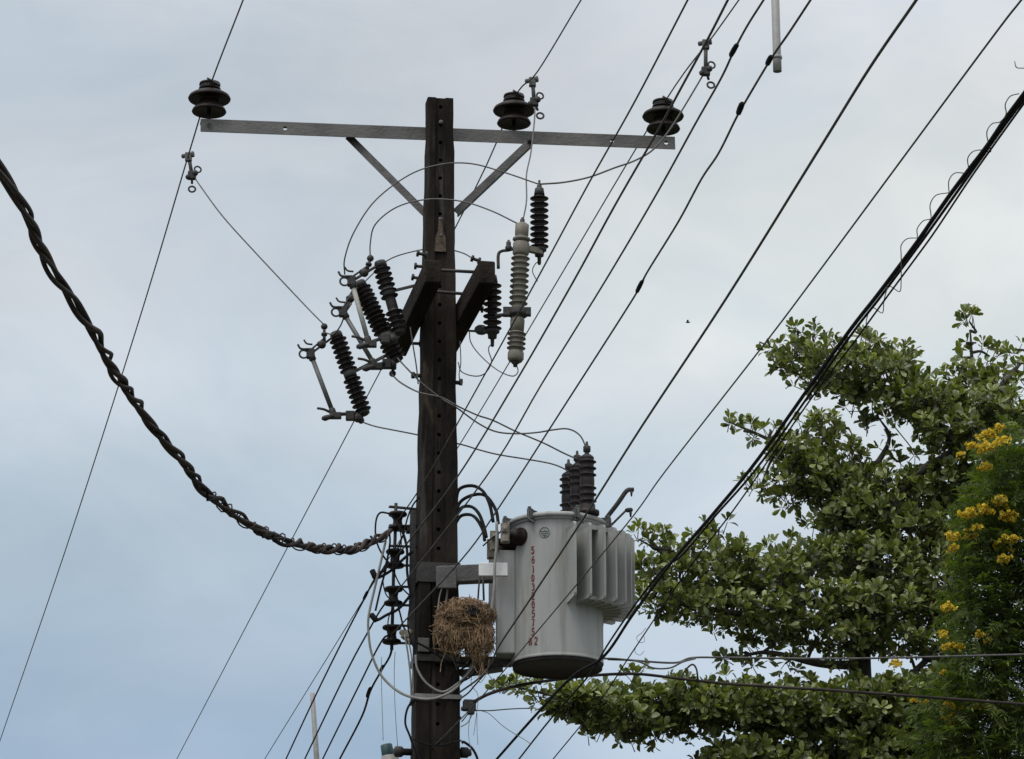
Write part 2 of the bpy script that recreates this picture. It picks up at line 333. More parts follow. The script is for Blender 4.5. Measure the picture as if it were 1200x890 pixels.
# ------------------------------------------------------------------ crossarm
YA = YP + .11
AL, AR = P(235, 147, YA - .19), P(791, 168, YA + .20)
ad = (AR - AL).normalized(); au = Vector((0, 0, 1)); an = ad.cross(au).normalized()   # an points along +? (away handled below)
if an.y < 0: an = -an
aup = ad.cross(an).normalized(); aup = aup if aup.z > 0 else -aup
LEN = (AR - AL).length; HGT = .070
arm = thing('crossarm', 'grey steel crossarm bolted across the top of the pole, drilled with round holes', 'crossarm', (AL + AR) / 2)
b = MB(); t_ = .007
def al(x, y, z_): return AL + ad * x + an * y + aup * z_
holes = [.045, .437, LEN - .337, LEN - .048]
edges = [0]
for hx in holes: edges += [hx - .03, hx + .03]
edges.append(LEN)
for i in range(0, len(edges) - 1):
    x0, x1 = edges[i], edges[i + 1]
    if i % 2 == 0:
        b.box(al((x0 + x1) / 2, 0, 0), ((x1 - x0) / 2, t_ / 2, HGT / 2), Matrix((ad, an, aup)).transposed())
    else:
        xm = (x0 + x1) / 2; r = .0115; hz = HGT / 2
        sq = [(x0, hz), (xm, hz), (x1, hz), (x1, 0), (x1, -hz), (xm, -hz), (x0, -hz), (x0, 0)]
        oc = [(xm + r * math.cos(R(135 - 45 * k)), r * math.sin(R(135 - 45 * k))) for k in range(8)]
        v = [al(x, yy, z_) for yy in (-t_ / 2, t_ / 2) for x, z_ in sq + oc]
        f = [(k, (k + 1) % 8, 8 + (k + 1) % 8, 8 + k) for k in range(8)] + [(16 + k, 24 + k, 24 + (k + 1) % 8, 16 + (k + 1) % 8) for k in range(8)]
        f += [(8 + k, 8 + (k + 1) % 8, 24 + (k + 1) % 8, 24 + k) for k in range(8)] + [(k, 16 + k, 16 + (k + 1) % 8, (k + 1) % 8) for k in (0, 1, 4, 5)]
        b.add(v, f)
b.box(al(LEN / 2, .037, HGT / 2 - t_ / 2 - .0005), (LEN / 2 - .001, .0335, t_ / 2), Matrix((ad, an, aup)).transposed())
b.build('angle_bar', M['galv'], arm)
for (p0, p1) in (((408, 160), (499, 251)), ((621, 167), (534, 249))):
    a_, c_ = P(*p0, YA - .012), P(*p1, YP + .03); b = MB(); dd = (c_ - a_).normalized()
    pn = dd.cross(Vector((0, 1, 0))).normalized(); ml = Matrix((dd, Vector((0, 1, 0)), pn)).transposed(); ml = Matrix((dd, pn.cross(dd), pn)).transposed()
    b.box((a_ + c_) / 2, ((c_ - a_).length / 2, .004, .019), ml); b.box((a_ + c_) / 2 + ml @ Vector((0, .019, .0155)), ((c_ - a_).length / 2 - .001, .0145, .0035), ml)
    br = b.build('brace', M['galv_d'], arm)
    q = MB(); q.lathe(a_ + Vector((0, -.012, .004)), (0, -1, 0), [(.016, -.006), (.016, .012), (.008, .012), (.008, .024)], 6); q.build('brace_bolt', M['iron'], br)
q = MB(); q.lathe(al(.045, -.004, 0), -an, [(.012, 0), (.012, .01)], 6); q.build('arm_bolt', M['iron'], arm)

# ------------------------------------------------------------------ pin insulators
def make_insulator(label):
    t = thing('pin_insulator', label, 'insulator', (0, 0, 0), 'pin insulators on the crossarm')
    b = MB(); b.lathe((0, 0, 0), (0, 0, 1), [(.020, -.012), (.020, .004), (.011, .006), (.010, .085)], 10); b.build('pin', M['iron'], t)
    b = MB(); b.lathe((0, 0, .05), (0, 0, 1), [(.03, .012), (.068, .006), (.086, .0), (.090, .006), (.084, .020), (.060, .046), (.050, .062), (.054, .078), (.085, .074), (.107, .070), (.111, .078), (.104, .092), (.076, .110), (.052, .120), (.046, .126)], 28); b.build('shed', M['glaze'], t)
    b = MB(); b.lathe((0, 0, .05), (0, 0, 1), [(.048, .122), (.057, .128), (.057, .136), (.044, .140), (.044, .150), (.056, .153), (.054, .164), (.038, .170)], 20)
    cp = b.build('head', M['glaze'], t)
    b = MB(); b.ring((0, 0, .196), (0, 0, 1), .047, .005); b.tube([(-.02, -.1, .2), (.046, -.03, .198), (.046, .03, .198), (-.02, .1, .2)], .006, 6); b.build('tie_wire', M['wire'], cp)
    return t
INS = []
proto = None
for (px, py, lb) in ((245, 137, 'brown double-disc insulator at the left end of the crossarm'), (601, 150, 'brown double-disc insulator on the crossarm just right of the pole'), (779, 158, 'brown double-disc insulator at the right end of the crossarm')):
    t = make_insulator(lb) if proto is None else copy_tree(proto)
    if proto is None: proto = t
    t['label'] = lb
    tt = (px - 235) / 556; base = AL.lerp(AR, tt) + an * .035 + aup * (HGT / 2)
    base = AL + ad * (LEN * tt) + an * .036 + aup * (HGT / 2)
    t.location = base; t.rotation_euler = (0, 0, ROT); INS.append(base + Vector((0, 0, .195)))

# ------------------------------------------------------------------ wires
def wire(name, label, cat, pts, r, m, group=None, k=6, ext0=0, ext1=0, n=6, extra=None):
    p = smooth_path(pts, k)
    if ext0: p.insert(0, p[0] + (p[0] - p[1]).normalized() * ext0)
    if ext1: p.append(p[-1] + (p[-1] - p[-2]).normalized() * ext1)
    if extra:
        t = thing(name, label, cat, p[len(p) // 2], group); b = MB(); b.tube(p, r, n); b.build('conductor', m, t)
        for (nm, eb, em) in extra: eb.build(nm, em, t)
        return t
    b = MB(); b.tube(p, r, n); return tag(b.build(name, m, None, p[len(p) // 2]), label, cat, group)
def hp(pts, h): return [PH(x, y, h) for x, y in pts]
G_MV = 'high conductors on the pin insulators'
h0 = INS[0].z - EYE; h1 = INS[1].z - EYE; h2 = INS[2].z - EYE
def through(near, ins, far, h, ext=6):
    return hp(near, h) + [ins] + hp(far, h)
wire('power_line', 'thin line over the left insulator, running down to the left edge', 'power line', [PH(285, 0, h0 - .02)] + [INS[0]] + [PH(222, 178, h0 - .06), PH(160, 385, h0 - .13), PH(75, 650, h0 - .25), PH(0, 868, h0 - .35)], .0042, M['wire'], G_MV, ext0=3, ext1=25)
wire('power_line', 'thin line over the insulator beside the pole, passing behind the pole to lower left', 'power line', [PH(681, 0, h1 - .02), PH(630, 84, h1 - .005)] + [INS[1]] + [PH(555, 225, h1 - .06), PH(409, 505, h1 - .2), PH(330, 655, h1 - .28), PH(207, 890, h1 - .4)], .0042, M['wire'], G_MV, ext0=3, ext1=25)
wire('power_line', 'thin line over the right insulator, reappearing left of the pole', 'power line', [PH(866, 0, h2 - .02), PH(836, 42, h2 - .01)] + [INS[2]] + [PH(653, 330, h2 - .1), PH(561, 485, h2 - .2), PH(482, 612, h2 - .28), PH(310, 890, h2 - .45)], .0042, M['wire'], G_MV, ext0=3, ext1=25)

# low-voltage lines that end on the rack
YR = YP - .02
RK = {k: P(x, y, YR) for k, x, y in ((1, 466, 611), (2, 463, 655), (3, 461, 699), (4, 459, 744))}
hR = {k: RK[k].z - EYE for k in RK}
G_LV = 'low lines ending on the rack beside the pole'
def lv(k, pts, r, label, m=None, extra=None):
    p = hp(pts, hR[k]) + [RK[k]]
    return wire('power_line', label, 'power line', p, r, m or M['wire_l'], G_LV, ext0=4, extra=extra)
def sleeve(pa, pb, r, h):
    b = MB(); a_, c_ = PH(*pa, h), PH(*pb, h); mid = [a_.lerp(c_, t) for t in (0, .12, .5, .88, 1)]
    b.tube(mid, [r * .55, r, r * 1.1, r, r * .55], 7); return ('splice', b, M['wire_d'])
lv(1, [(806, 0), (744, 119), (690, 215), (628, 330), (562, 450), (500, 560)], .0036, 'low line crossing just left of the right insulator, ending at the top spool')
lv(2, [(853, 0), (831, 43), (800, 100), (770, 155), (720, 242), (672, 330), (603, 450), (534, 562)], .0044, 'low line passing through the upper clamp, ending at the second spool')
lv(3, [(895, 0), (876, 30), (861, 58), (845, 92), (815, 145), (768, 230), (709, 330), (635, 450), (569, 560)], .0038, 'kinked low line with one splice left of the hanging pipe, ending at the third spool', extra=[sleeve((864, 52), (856, 66), .008, hR[3])])
lv(4, [(950, 0), (925, 38), (903, 70), (872, 122), (862, 140), (842, 180), (822, 210), (795, 260), (758, 320), (742, 350), (660, 478), (584, 596), (540, 657)], .0038, 'kinked low line crossing in front of the hanging pipe, ending at the lowest spool', extra=[sleeve((904, 66), (899, 76), .008, hR[4]), sleeve((870, 121), (865, 134), .009, hR[4]), sleeve((753, 329), (746, 343), .0075, hR[4])])
# lines going on from the rack
def lo(k, st, pts, r, label, extra=None):
    p = [RK[k]] + hp(pts, hR[k] - .03)
    return wire('power_line', label, 'power line', p, r, M['wire_d'], 'low lines running on from the rack', ext1=25, extra=extra)
def sl2(pa, pb, r, k): return sleeve(pa, pb, r, hR[k] - .03)
lo(2, None, [(441, 676), (427, 702), (405, 744), (370, 815), (335, 890)], .0050, 'dark line leaving the second spool for lower left, behind the thin post', [sl2((431, 693), (426, 703), .008, 2)])
lo(3, None, [(448, 712), (430, 743), (405, 790), (357, 890)], .0050, 'dark line leaving the third spool for lower left')
lo(4, None, [(447, 752), (420, 805), (378, 890)], .0050, 'dark line leaving the lowest spool, second from the pole')
lo(4, None, [(458, 766), (447, 786), (434, 810), (424, 840), (398, 890)], .0060, 'kinked dark line with two splices, nearest the pole at lower left', [sl2((449, 780), (445, 789), .0085, 4), sl2((434, 806), (430, 817), .0095, 4)])

hE = P(545, 808, 16.2).z - EYE
wire('power_line', 'thick dark line crossing the front of the tank to the pole below the nest', 'power line', hp([(1074, 0), (1019, 80), (960, 175), (851, 350), (752, 500), (690, 598), (623, 700), (585, 757)], hE) + [P(575, 779, 16.1), P(560, 796, 16.1), P(538, 812, 16.28)], .0046, M['wire_l'], ext0=3)
b = MB(); b.lathe(PH(1019, 80, hE), (PH(960, 175, hE) - PH(1019, 80, hE)), [(.010, -.02), (.012, 0), (.010, .02)], 7)
hF = P(520, 862, 16.1).z - EYE
wire('power_line', 'thin dark line from the upper right corner, passing below the tank across the lower pole', 'power line', hp([(1197, 0), (1151, 60), (960, 318), (893, 407), (780, 552), (730, 620), (606, 768), (556, 826), (494, 890)], hF), .0028, M['wire_l'], ext0=3, ext1=6)
hG = 3.4
G_T = 'bundled cables crossing the tree'
gA = [(1204, 105), (1178, 140), (1157, 171), (1134, 201), (1113, 229), (1092, 259), (1071, 289), (1029, 345), (985, 402), (890, 536), (837, 601), (788, 658), (742, 720), (708, 769), (671, 793), (628, 838), (582, 890)]
wire('telecom_cable', 'thickest black bundled cable from the right edge across the tree', 'cable', hp(gA, hG), .0070, M['wire_d'], G_T, ext0=3, ext1=15)
wire('telecom_cable', 'black bundled cable hugging the thickest one down to the tank', 'cable', hp([(1204, 111), (1178, 146), (1136, 205), (1094, 264), (1073, 293), (1032, 348), (990, 403), (893, 541), (838, 605), (800, 650), (776, 668), (742, 712), (712, 756), (690, 792), (646, 842), (608, 890)], hG + .01), .0046, M['wire_d'], G_T, ext0=3, ext1=15)
wire('telecom_cable', 'thin dark bundled cable lowest of the bundle, bare wire looped round it', 'cable', hp([(1204, 116), (1180, 149), (1138, 208), (1098, 268), (1078, 296), (1038, 350), (998, 405), (958, 457), (905, 533), (858, 600), (806, 668), (760, 736), (736, 772), (700, 826), (648, 890)], hG - .02), .0032, M['wire_d'], G_T, ext0=3, ext1=15)
# loose helical wire round the bundle
hx = smooth_path(hp([(1205, 112), (1160, 172), (1084, 288), (985, 402), (890, 536), (840, 602)], hG), 24)
loops = [(1197, 112), (1181, 118), (1178, 133), (1186, 146), (1158, 147), (1158, 166), (1161, 178), (1137, 178), (1133, 190), (1134, 200), (1149, 178 + 1)]
def bez(pts, k=8): return smooth_path(pts, k)
hl = []
cs = [((1194, 110), (1184, 113), (1178, 123), (1179, 134)), ((1172, 143), (1163, 145), (1157, 153), (1157, 163)), ((1161, 178), (1150, 176), (1140, 178), (1134, 186), (1135, 198)), ((1132, 203), (1119, 203), (1112, 212), (1112, 224)), ((1112, 226), (1097, 229), (1090, 240), (1091, 252)), ((1090, 257), (1082, 259), (1075, 268), (1075, 277)), ((1074, 279), (1063, 280), (1056, 288), (1056, 300))]
for q in cs: hl += list(q)
hl += [(1056, 330), (1054, 342), (1042, 336), (1036, 352), (1034, 367), (1022, 361), (1015, 378), (1019, 400), (1005, 395), (990, 425), (955, 466), (962, 466), (957, 460), (938, 478), (936, 492), (941, 498), (925, 515), (905, 545)]
wire('tie_wire', 'pale thin wire spiralling loosely round the cable bundle at right', 'wire', [PH(x, y, hG + (.012 * math.sin(i * 1.7))) for i, (x, y) in enumerate(hl)], .0017, M['wire_g'], k=5, n=5)
wire('wire_curl', 'small pale wire curl poking in at the upper right edge', 'wire', [P(1189, 72, 12), P(1191, 79, 12), P(1197, 80, 12.05), P(1206, 78, 12.1), P(1240, 60, 12.2)], .0022, M['wire_g'])
wire('wire_curl', 'small pale wire curl hanging by the thin cable right of the tank', 'wire', [P(757, 736, 15.6), P(752, 742, 15.6), P(746, 747, 15.62), P(749, 753, 15.6), P(755, 752, 15.58), P(754, 746, 15.6), P(747, 755, 15.6), P(744, 764, 15.6), P(750, 768, 15.6), P(755, 763, 15.6)], .0016, M['wire_g'], k=4, n=5)
# cables to the right, in front of the tree
G_H = 'cables strung from the pole to the right'
wire('telecom_cable', 'pale cable running level to the right from behind the tank', 'cable', [P(612, 783, 16.75), P(660, 774, 16.85), P(712, 772, 17), P(740, 774, 17), P(790, 777, 17.1), P(812, 771, 17.1), P(860, 771, 17.2), P(1000, 772, 17.4), P(1208, 767, 17.8)], .0056, M['wire'], G_H, ext1=3)
wire('telecom_cable', 'thin cable sagging under the pale level one and joining it', 'cable', [P(712, 773, 17.02), P(746, 775, 17), P(765, 783, 17), P(785, 783, 17.05), P(800, 776, 17.05), P(815, 772, 17.08)], .0048, M['wire'], G_H)
wire('telecom_cable', 'dark cable from a clamp low on the pole, running right across the leaves', 'cable', [P(547, 829, 16.4), P(560, 820, 16.3), P(577, 812, 16.3), P(610, 803, 16.5), P(650, 797, 16.7), P(692, 792, 16.8), P(745, 790, 16.9), P(800, 796, 17), P(860, 802, 17.1), P(1000, 811, 17.4), P(1208, 826, 17.9)], .0082, M['wire_b'], G_H, ext1=3)
wire('cable_loop', 'small cable loop standing up from the dark cable over the leaves', 'cable', [P(797, 797, 17), P(803, 786, 17), P(811, 779, 17), P(816, 784, 17), P(818, 797, 17.02)], .005, M['wire_b'])
wire('thin_wire', 'thin wire running right from the low pole clamp into the leaves', 'wire', [P(541, 846, 16.4), P(553, 834, 16.35), P(575, 833, 16.4), P(600, 831, 16.6), P(628, 830, 17)], .003, M['wire'])
wire('thin_wire', 'broken thread trailing down right from the low pole clamp', 'wire', [P(556, 832, 16.35), P(572, 836, 16.4), P(588, 850, 16.4), P(601, 859, 16.45), P(613, 866, 16.45), P(622, 872, 16.45)], .0016, M['wire_g'])
b = MB(); c = P(550, 827, 16.34); b.box(c, (.03, .025, .026), Rz); b.box(c + Vector((.008, -.004, -.025)), (.016, .02, .02), Rz); b.lathe(c + Vector((-.04, 0, -.016)), AX, [(.012, 0), (.012, .05)], 8)
tag(b.build('cable_clamp', M['iron'], None, c, bevel=.004), 'dark cable clamp on the right side of the lower pole', 'clamp')

# ------------------------------------------------------------------ line clamps
def clamp(p_top, p_bot, p_ring, wpt, label, Y, big=1.0, side=-1):
    a_, c_, r_ = P(*p_top, Y), P(*p_bot, Y), P(*p_ring, Y)
    t = thing('line_clamp', label, 'clamp', a_, 'hook clamps on the high conductors')
    b = MB(); b.lathe(a_, (1, -.3, .1), [(.010, -.04), (.013, -.036), (.013, .016), (.018, .018), (.018, .03)], 8); b.box(a_ + Vector((0, 0, -.012)), (.018, .016, .024)); b.build('jaw', M['galv_d'], t, bevel=.003)
    b = MB(); b.tube([a_, a_.lerp(c_, .5), c_], [.011, .010, .011], 8); b.build('stem', M['galv_d'], t)
    b = MB(); b.box(c_, (.022, .018, .022)); b.ball(c_ + Vector((-.02, -.01, -.012)), .015); b.ball(c_ + Vector((.018, -.012, .01)), .017); b.build('lower_jaw', M['iron'], t, bevel=.004)
    b = MB(); b.tube([c_, c_.lerp(r_, .6)], .007, 6); b.ring(r_, (0.1, -1, .2), .018, .0055); b.build('eye_bolt', M['iron'], t)
    b = MB(); b.ring(c_ + Vector((.03, 0, .035)), (.3, -1, .1), .018, .005); b.build('side_eye', M['iron'], t)
    return c_
yc1 = PH(222, 185, h0 - .06).y; yc2 = PH(624, 96, h1).y; yc3 = PH(826, 52, h2).y
c1 = clamp((221, 182), (225, 206), (225, 222), None, 'hook clamp hanging below the left insulator', yc1)
c2 = clamp((624, 94), (626, 120), (633, 136), None, 'hook clamp hanging beside the middle insulator', yc2)
c3 = clamp((827, 50), (827, 84), (833, 100), None, 'hook clamp hanging above the right insulator', yc3)
b = MB()
# ------------------------------------------------------------------ support beams
G_B = 'short beams clamped either side of the pole'
def beam(near, far, label):
    a_, c_ = near, far; t = thing('support_beam', label, 'beam', (a_ + c_) / 2, G_B)
    b = MB(); b.bar(a_, c_, .082, .122); b.build('timber', M['wood'], t, bevel=.008); return t
zb = P(510, 322, YP - .6).z
dirb = AY
pA = pl(-.145, 0, 0); pB = pl(.145, 0, 0)
def bp(base, s): q = base + AY * s; q.z = zb; return q
# near end / far end of each
bmA = beam(P(508, 318, YP - .60), P(467, 405, YP + .50), 'dark short beam on the left of the pole, carrying the three fuse cutouts')
bmB = beam(P(571, 319, YP - .58), P(525, 403, YP + .45), 'dark short beam on the right of the pole, carrying the arresters')
for (p0, p1, Y0, Y1, pr_) in (((500, 316), (577, 320), YP - .42, YP - .40, bmB), ((488, 340), (560, 346), YP - .1, YP - .1, bmB), ((466, 402), (494, 403), YP + .35, YP + .35, bmA), ((489, 297), (500, 299), YP - .45, YP - .45, bmA), ((486, 312), (500, 313), YP - .45, YP - .45, bmA), ((483, 325), (495, 327), YP - .35, YP - .35, bmA), ((552, 361), (566, 363), YP - .2, YP - .2, bmB), ((553, 303), (562, 306), YP - .5, YP - .5, bmB)):
    b = MB(); a_, c_ = P(*p0, Y0), P(*p1, Y1); b.tube([a_, c_], .0085, 7)
    for q in (a_.lerp(c_, .06), a_.lerp(c_, .94)): b.lathe(q, (c_ - a_), [(.017, -.006), (.017, .006)], 6)
    b.build('through_bolt', M['iron'], pr_)

# ------------------------------------------------------------------ fuse cutouts
def shed_prof(Ln, n, rc, rs, a=.0, bnd=None):
    pr = [(rc * .9, 0), (rc, .005)]; p_ = Ln / n
    for i in range(n):
        h_ = i * p_
        if bnd and bnd[0] <= i < bnd[1]:
            pr += [(rc * 1.08, h_ + p_ * .1), (rc * 1.08, h_ + p_ * .9)]; continue
        pr += [(rc, h_ + p_ * .22), (rs * .8, h_ + p_ * .40), (rs, h_ + p_ * .53), (rs * .98, h_ + p_ * .60), (rc * 1.05, h_ + p_ * .70), (rc, h_ + p_ * .80)]
    return pr + [(rc, Ln)]
G_C = 'fuse cutouts left of the pole'
def cutout(ct, cb, tt, tb, Yc, Yt, n, rs, label, mtube, bnd, mount, cap=.03, term=None, low=None):
    CT, CB, TT, TB = P(*ct, Yc), P(*cb, Yc - .02), P(*tt, Yt), P(*tb, Yt - .02)
    t = thing('fuse_cutout', label, 'fuse cutout', (CT + CB) / 2, G_C)
    ax = (CB - CT); Ln = ax.length; ax.normalize()
    b = MB(); b.lathe(CT + ax * cap, ax, shed_prof(Ln - cap * 1.6, n, rs * .56, rs, bnd=bnd), 18); col = b.build('insulator_column', M['poly'], t)
    b = MB(); b.lathe(CT, ax, [(rs * .3, -.006), (rs * .62, 0), (rs * .7, .01), (rs * .7, cap + .004)], 14); b.build('end_cap', M['iron'], t); b = MB(); b.lathe(CB, -ax, [(rs * .45, 0), (rs * .68, .006), (rs * .68, cap * .7)], 14); b.build('end_cap', M['iron'], t)
    # top arm
    b = MB(); e0 = CT + ax * .012; dv = (TT - e0)
    b.bar(e0, TT + dv * .05, .022, .012); b.box(TT, (.021, .02, .024)); b.tube([e0 + dv * .45, e0 + dv * .45 + Vector((0, 0, .03)), TT + Vector((0, 0, .022))], .006, 6)
    b.ball(e0 + dv * .55 + Vector((0, -.01, 0)), .022, 8); b.lathe(e0 + dv * .6 + Vector((0, 0, .01)), (0, 0, 1), [(.02, -.01), (.02, .012), (.01, .014)], 8)
    b.build('top_arm', M['iron'], t, bevel=.003)
    b = MB(); b.tube(smooth_path([TT + Vector((-.01, -.02, .02)), TT + Vector((-.05, -.02, .022)), TT + Vector((-.066, -.02, .045))], 4), .006, 6); b.tube(smooth_path([TT + Vector((.01, -.02, .045)), TT + Vector((-.02, -.02, .05)), TT + Vector((-.035, -.02, .07))], 4), .005, 6); b.build('hook', M['iron'], t)
    b = MB(); b.tube([TT, TB], .0125, 10); tu = b.build('fuse_tube', mtube, t)
    dtb = (TB - TT).normalized()
    b = MB(); b.lathe(TT, dtb, [(.012, -.03), (.019, -.025), (.019, .035), (.014, .04)], 10); b.build('ferrule', M['iron'], tu); b = MB(); b.lathe(TB, -dtb, [(.014, -.01), (.018, -.005), (.018, .03), (.0135, .035)], 10); b.build('ferrule', M['iron'], tu)
    b = MB(); b.ring(TT + Vector((-.035, -.02, -.008)), (.15, -1, .1), .022, .0055); b.build('pull_ring', M['iron'], tu)
    for pq, nm in ((term, 'top_terminal'), (low, 'bottom_terminal')):
        if pq:
            q = P(pq[0], pq[1], Yc - .01); fr = (CT.lerp(TT, .45) if nm == 'top_terminal' else CB.lerp(TB, .15)); b = MB(); b.tube([fr, fr.lerp(q, .6), q], [.009, .008, .007], 7); b.ball(q, .018, 8); b.lathe(q.lerp(fr, .5), (q - fr), [(.008, -.01), (.016, -.006), (.016, .006), (.008, .01)], 8); b.build(nm, M['iron'], t)
    # bottom hinge
    b = MB(); f0 = CB - ax * .012; dv = TB - f0
    b.bar(f0, TB - dv * .02, .026, .014); b.box(TB + Vector((.01, -.005, -.008)), (.03, .018, .016)); b.box(f0 + dv * .45 + Vector((0, -.01, -.014)), (.022, .018, .024)); b.ball(f0 + dv * .2 + Vector((0, -.02, -.03)), .024, 8)
    b.tube(smooth_path([TB, TB + Vector((-.045, -.02, .02)), TB + Vector((-.085, -.02, .028))], 4), .0075, 6); b.tube([TB + Vector((.0, -.02, -.012)), TB + Vector((-.045, -.03, -.03)), TB + Vector((-.06, -.03, -.03))], [.012, .016, .008], 8)
    b.build('hinge', M['iron'], t, bevel=.003)
    b = MB(); q0 = CT.lerp(CB, mount[2]); b.bar(q0, P(*mount[0], mount[1]), .03, .012); b.lathe(q0 - ax * .02, ax, [(rs * .72, 0), (rs * .72, .04)], 14); b.build('mounting_bar', M['galv_d'], t)
    return t
cutout((393, 390), (427, 487), (364, 415), (391, 486), YP + .42, YP + .36, 15, .047, 'dark ribbed fuse cutout lowest and farthest from the pole, dark tube', M['tube_d'], (7, 8), ((470, 408), YP + .46, .5), term=(380, 383), low=(423, 493))
cutout((420, 331), (466, 424), (402, 366), (439, 428), YP + .02, YP - .12, 17, .051, 'dark ribbed fuse cutout in the middle, with a long slanting dark tube', M['tube_d'], (11, 13), ((480, 372), YP + .1, .7), low=(460, 438))
cutout((445, 307), (469, 392), (412, 330), (432, 402), YP - .28, YP - .32, 12, .045, 'dark ribbed fuse cutout topmost, with a pale grey tube', M['tube_l'], (6, 8), ((486, 335), YP - .2, .42), term=(434, 303))

# ------------------------------------------------------------------ arresters
def arrester(top, bot, n, rs, Y, label, mnt):
    a_, c_ = P(*top, Y), P(*bot, Y); ax = c_ - a_; Ln = ax.length; ax.normalize()
    t = thing('surge_arrester', label, 'surge arrester', (a_ + c_) / 2, 'dark surge arresters right of the pole')
    b = MB(); b.lathe(a_ + ax * .06, ax, shed_prof(Ln - .13, n, rs * .52, rs), 20); b.build('housing', M['poly'], t)
    b = MB(); b.lathe(a_, ax, [(.006, -.02), (.006, .006), (.013, .008), (.013, .02), (.022, .024), (.028, .06)], 12); b.build('top_terminal', M['iron'], t)
    b = MB(); b.lathe(c_ - ax * .078, ax, [(.036, 0), (.036, .016), (.024, .02), (.022, .045), (.010, .05), (.009, .085), (.005, .09)], 14); b.build('ground_lead_cap', M['iron'], t)
    b = MB(); m0 = c_ - ax * .066; b.bar(m0, P(*mnt[0], mnt[1]), .030, .010); b.build('bracket', M['galv'], t)
    return t
arrester((632, 216), (632, 308), 9, .047, YP - .45, 'dark ribbed arrester standing highest, right of the pale cutout', ((601, 290), YP - .48))
arrester((577, 318), (577, 404), 8, .047, YP - .30, 'dark ribbed arrester hanging from the beam right of the pole', ((549, 388), YP + .05))
b = MB(); b.lathe(P(567, 387, YP - .2), P(549, 386, YP - .05) - P(567, 387, YP - .2), [(.010, 0), (.026, .012), (.018, .02), (.027, .03), (.018, .038), (.026, .048), (.018, .056), (.02, .07), (.010, .08)], 12)
tag(b.build('strain_insulator', M['galv_d'], None, P(558, 387, YP - .1)), 'small grey ribbed insulator lying level beside the hanging arrester', 'insulator')

Yw = YP - .52
a_, c_ = P(612, 262, Yw), P(604, 425, Yw); ax = (c_ - a_).normalized(); Ln = (c_ - a_).length
t = thing('porcelain_cutout', 'pale grey ribbed porcelain cutout right of the pole', 'fuse cutout', (a_ + c_) / 2)
u = Ln / 163
b = MB(); b.lathe(a_, ax, [(.022, 0), (.034, 2 * u), (.034, 14 * u), (.026, 16 * u), (.044, 18 * u), (.044, 20 * u), (.030, 22 * u)], 18); b.lathe(a_ + ax * 38 * u, ax, shed_prof(66 * u, 10, .033, .047), 20)
b.lathe(a_ + ax * 112 * u, ax, [(.03, -2 * u), (.036, 2 * u), (.034, 16 * u)], 18); b.lathe(a_ + ax * 127 * u, ax, shed_prof(22 * u, 4, .034, .047), 20); b.lathe(a_ + ax * 149 * u, ax, [(.034, 0), (.040, 3 * u), (.040, 10 * u), (.032, 13 * u)], 18)
b.build('porcelain_body', M['porc'], t)
b = MB(); b.lathe(a_, -ax, [(.02, -.004), (.012, .004), (.012, .02), (.007, .022), (.007, .03)], 10); b.lathe(a_ + ax * 161 * u, ax, [(.02, 0), (.02, 3 * u), (.012, 4 * u), (.010, 7 * u)], 10); b.build('terminal', M['iron'], t)
b = MB(); b.lathe(a_ + ax * 22 * u, ax, [(.034, 0), (.041, 2 * u), (.041, 14 * u), (.034, 16 * u)], 18); q = a_ + ax * 30 * u; b.bar(q + Vector((.03, 0, 0)), q + Vector((.1, .06, .004)), .028, .03); b.build('band', M['porc'], t, bevel=.003)
b = MB(); b.lathe(a_ + ax * 100 * u, ax, [(.036, 0), (.050, 2 * u), (.052, 8 * u), (.036, 11 * u)], 16); q = a_ + ax * 105 * u; b.tube([q + Vector((-.11, .02, -.01)), q + Vector((.05, -.02, -.004))], .010, 7); b.box(q + Vector((-.055, -.01, 0)), (.018, .02, .022)); b.box(q + Vector((.05, -.01, 0)), (.015, .02, .02)); b.build('lower_clamp', M['iron'], t, bevel=.003)
b = MB(); q = a_ + ax * 30 * u; e0 = P(584, 315, YP - .5)
b.tube(smooth_path([e0, P(584, 299, YP - .5), P(588, 294.5, YP - .5), P(596, 293.5, Yw), q + Vector((-.035, 0, 0))], 5), .008, 8); b.ball(P(596, 291, Yw), .018); b.lathe(P(596, 287, Yw), (0, 0, 1), [(.012, -.02), (.012, .014), (.006, .016), (.006, .024)], 8); b.build('hanger', M['iron'], t)

# ------------------------------------------------------------------ jumper wires
G_J = 'jumper wires around the pole top'
def jw(label, pts, Y, r=.0037, m=None, group=G_J, name='jumper_wire', k=7):
    Ys = Y if isinstance(Y, (list, tuple)) else [Y] * len(pts)
    if len(Ys) != len(pts): Ys = [Ys[0] + (Ys[-1] - Ys[0]) * i / (len(pts) - 1) for i in range(len(pts))]
    return wire(name, label, 'wire', [P(x, y, q) for (x, y), q in zip(pts, Ys)], r, m or M['wire'], group, k=k)
jw('wire from the left hook clamp down to the lowest fuse cutout', [(228, 208), (236, 220), (262, 255), (300, 297), (345, 345), (366, 367), (379, 380)], [yc1, YP + .4])
jw('tall arching wire from the topmost fuse cutout over to the highest arrester', [(404, 322), (404, 303), (415, 272), (440, 235), (480, 205), (517, 193), (552, 192), (590, 202), (631, 216)], [YP - .3, YP - .35, YP - .38, YP - .4, YP - .4, YP - .42, YP - .43, YP - .44, YP - .45])
jw('lower arching wire from the topmost cutout across the pole to the pale cutout', [(434, 305), (434, 285), (440, 263), (465, 243), (500, 234), (540, 236), (575, 247), (606, 262)], [YP - .3, YP - .3, YP - .35, YP - .38, YP - .4, YP - .45, YP - .5, YP - .52])
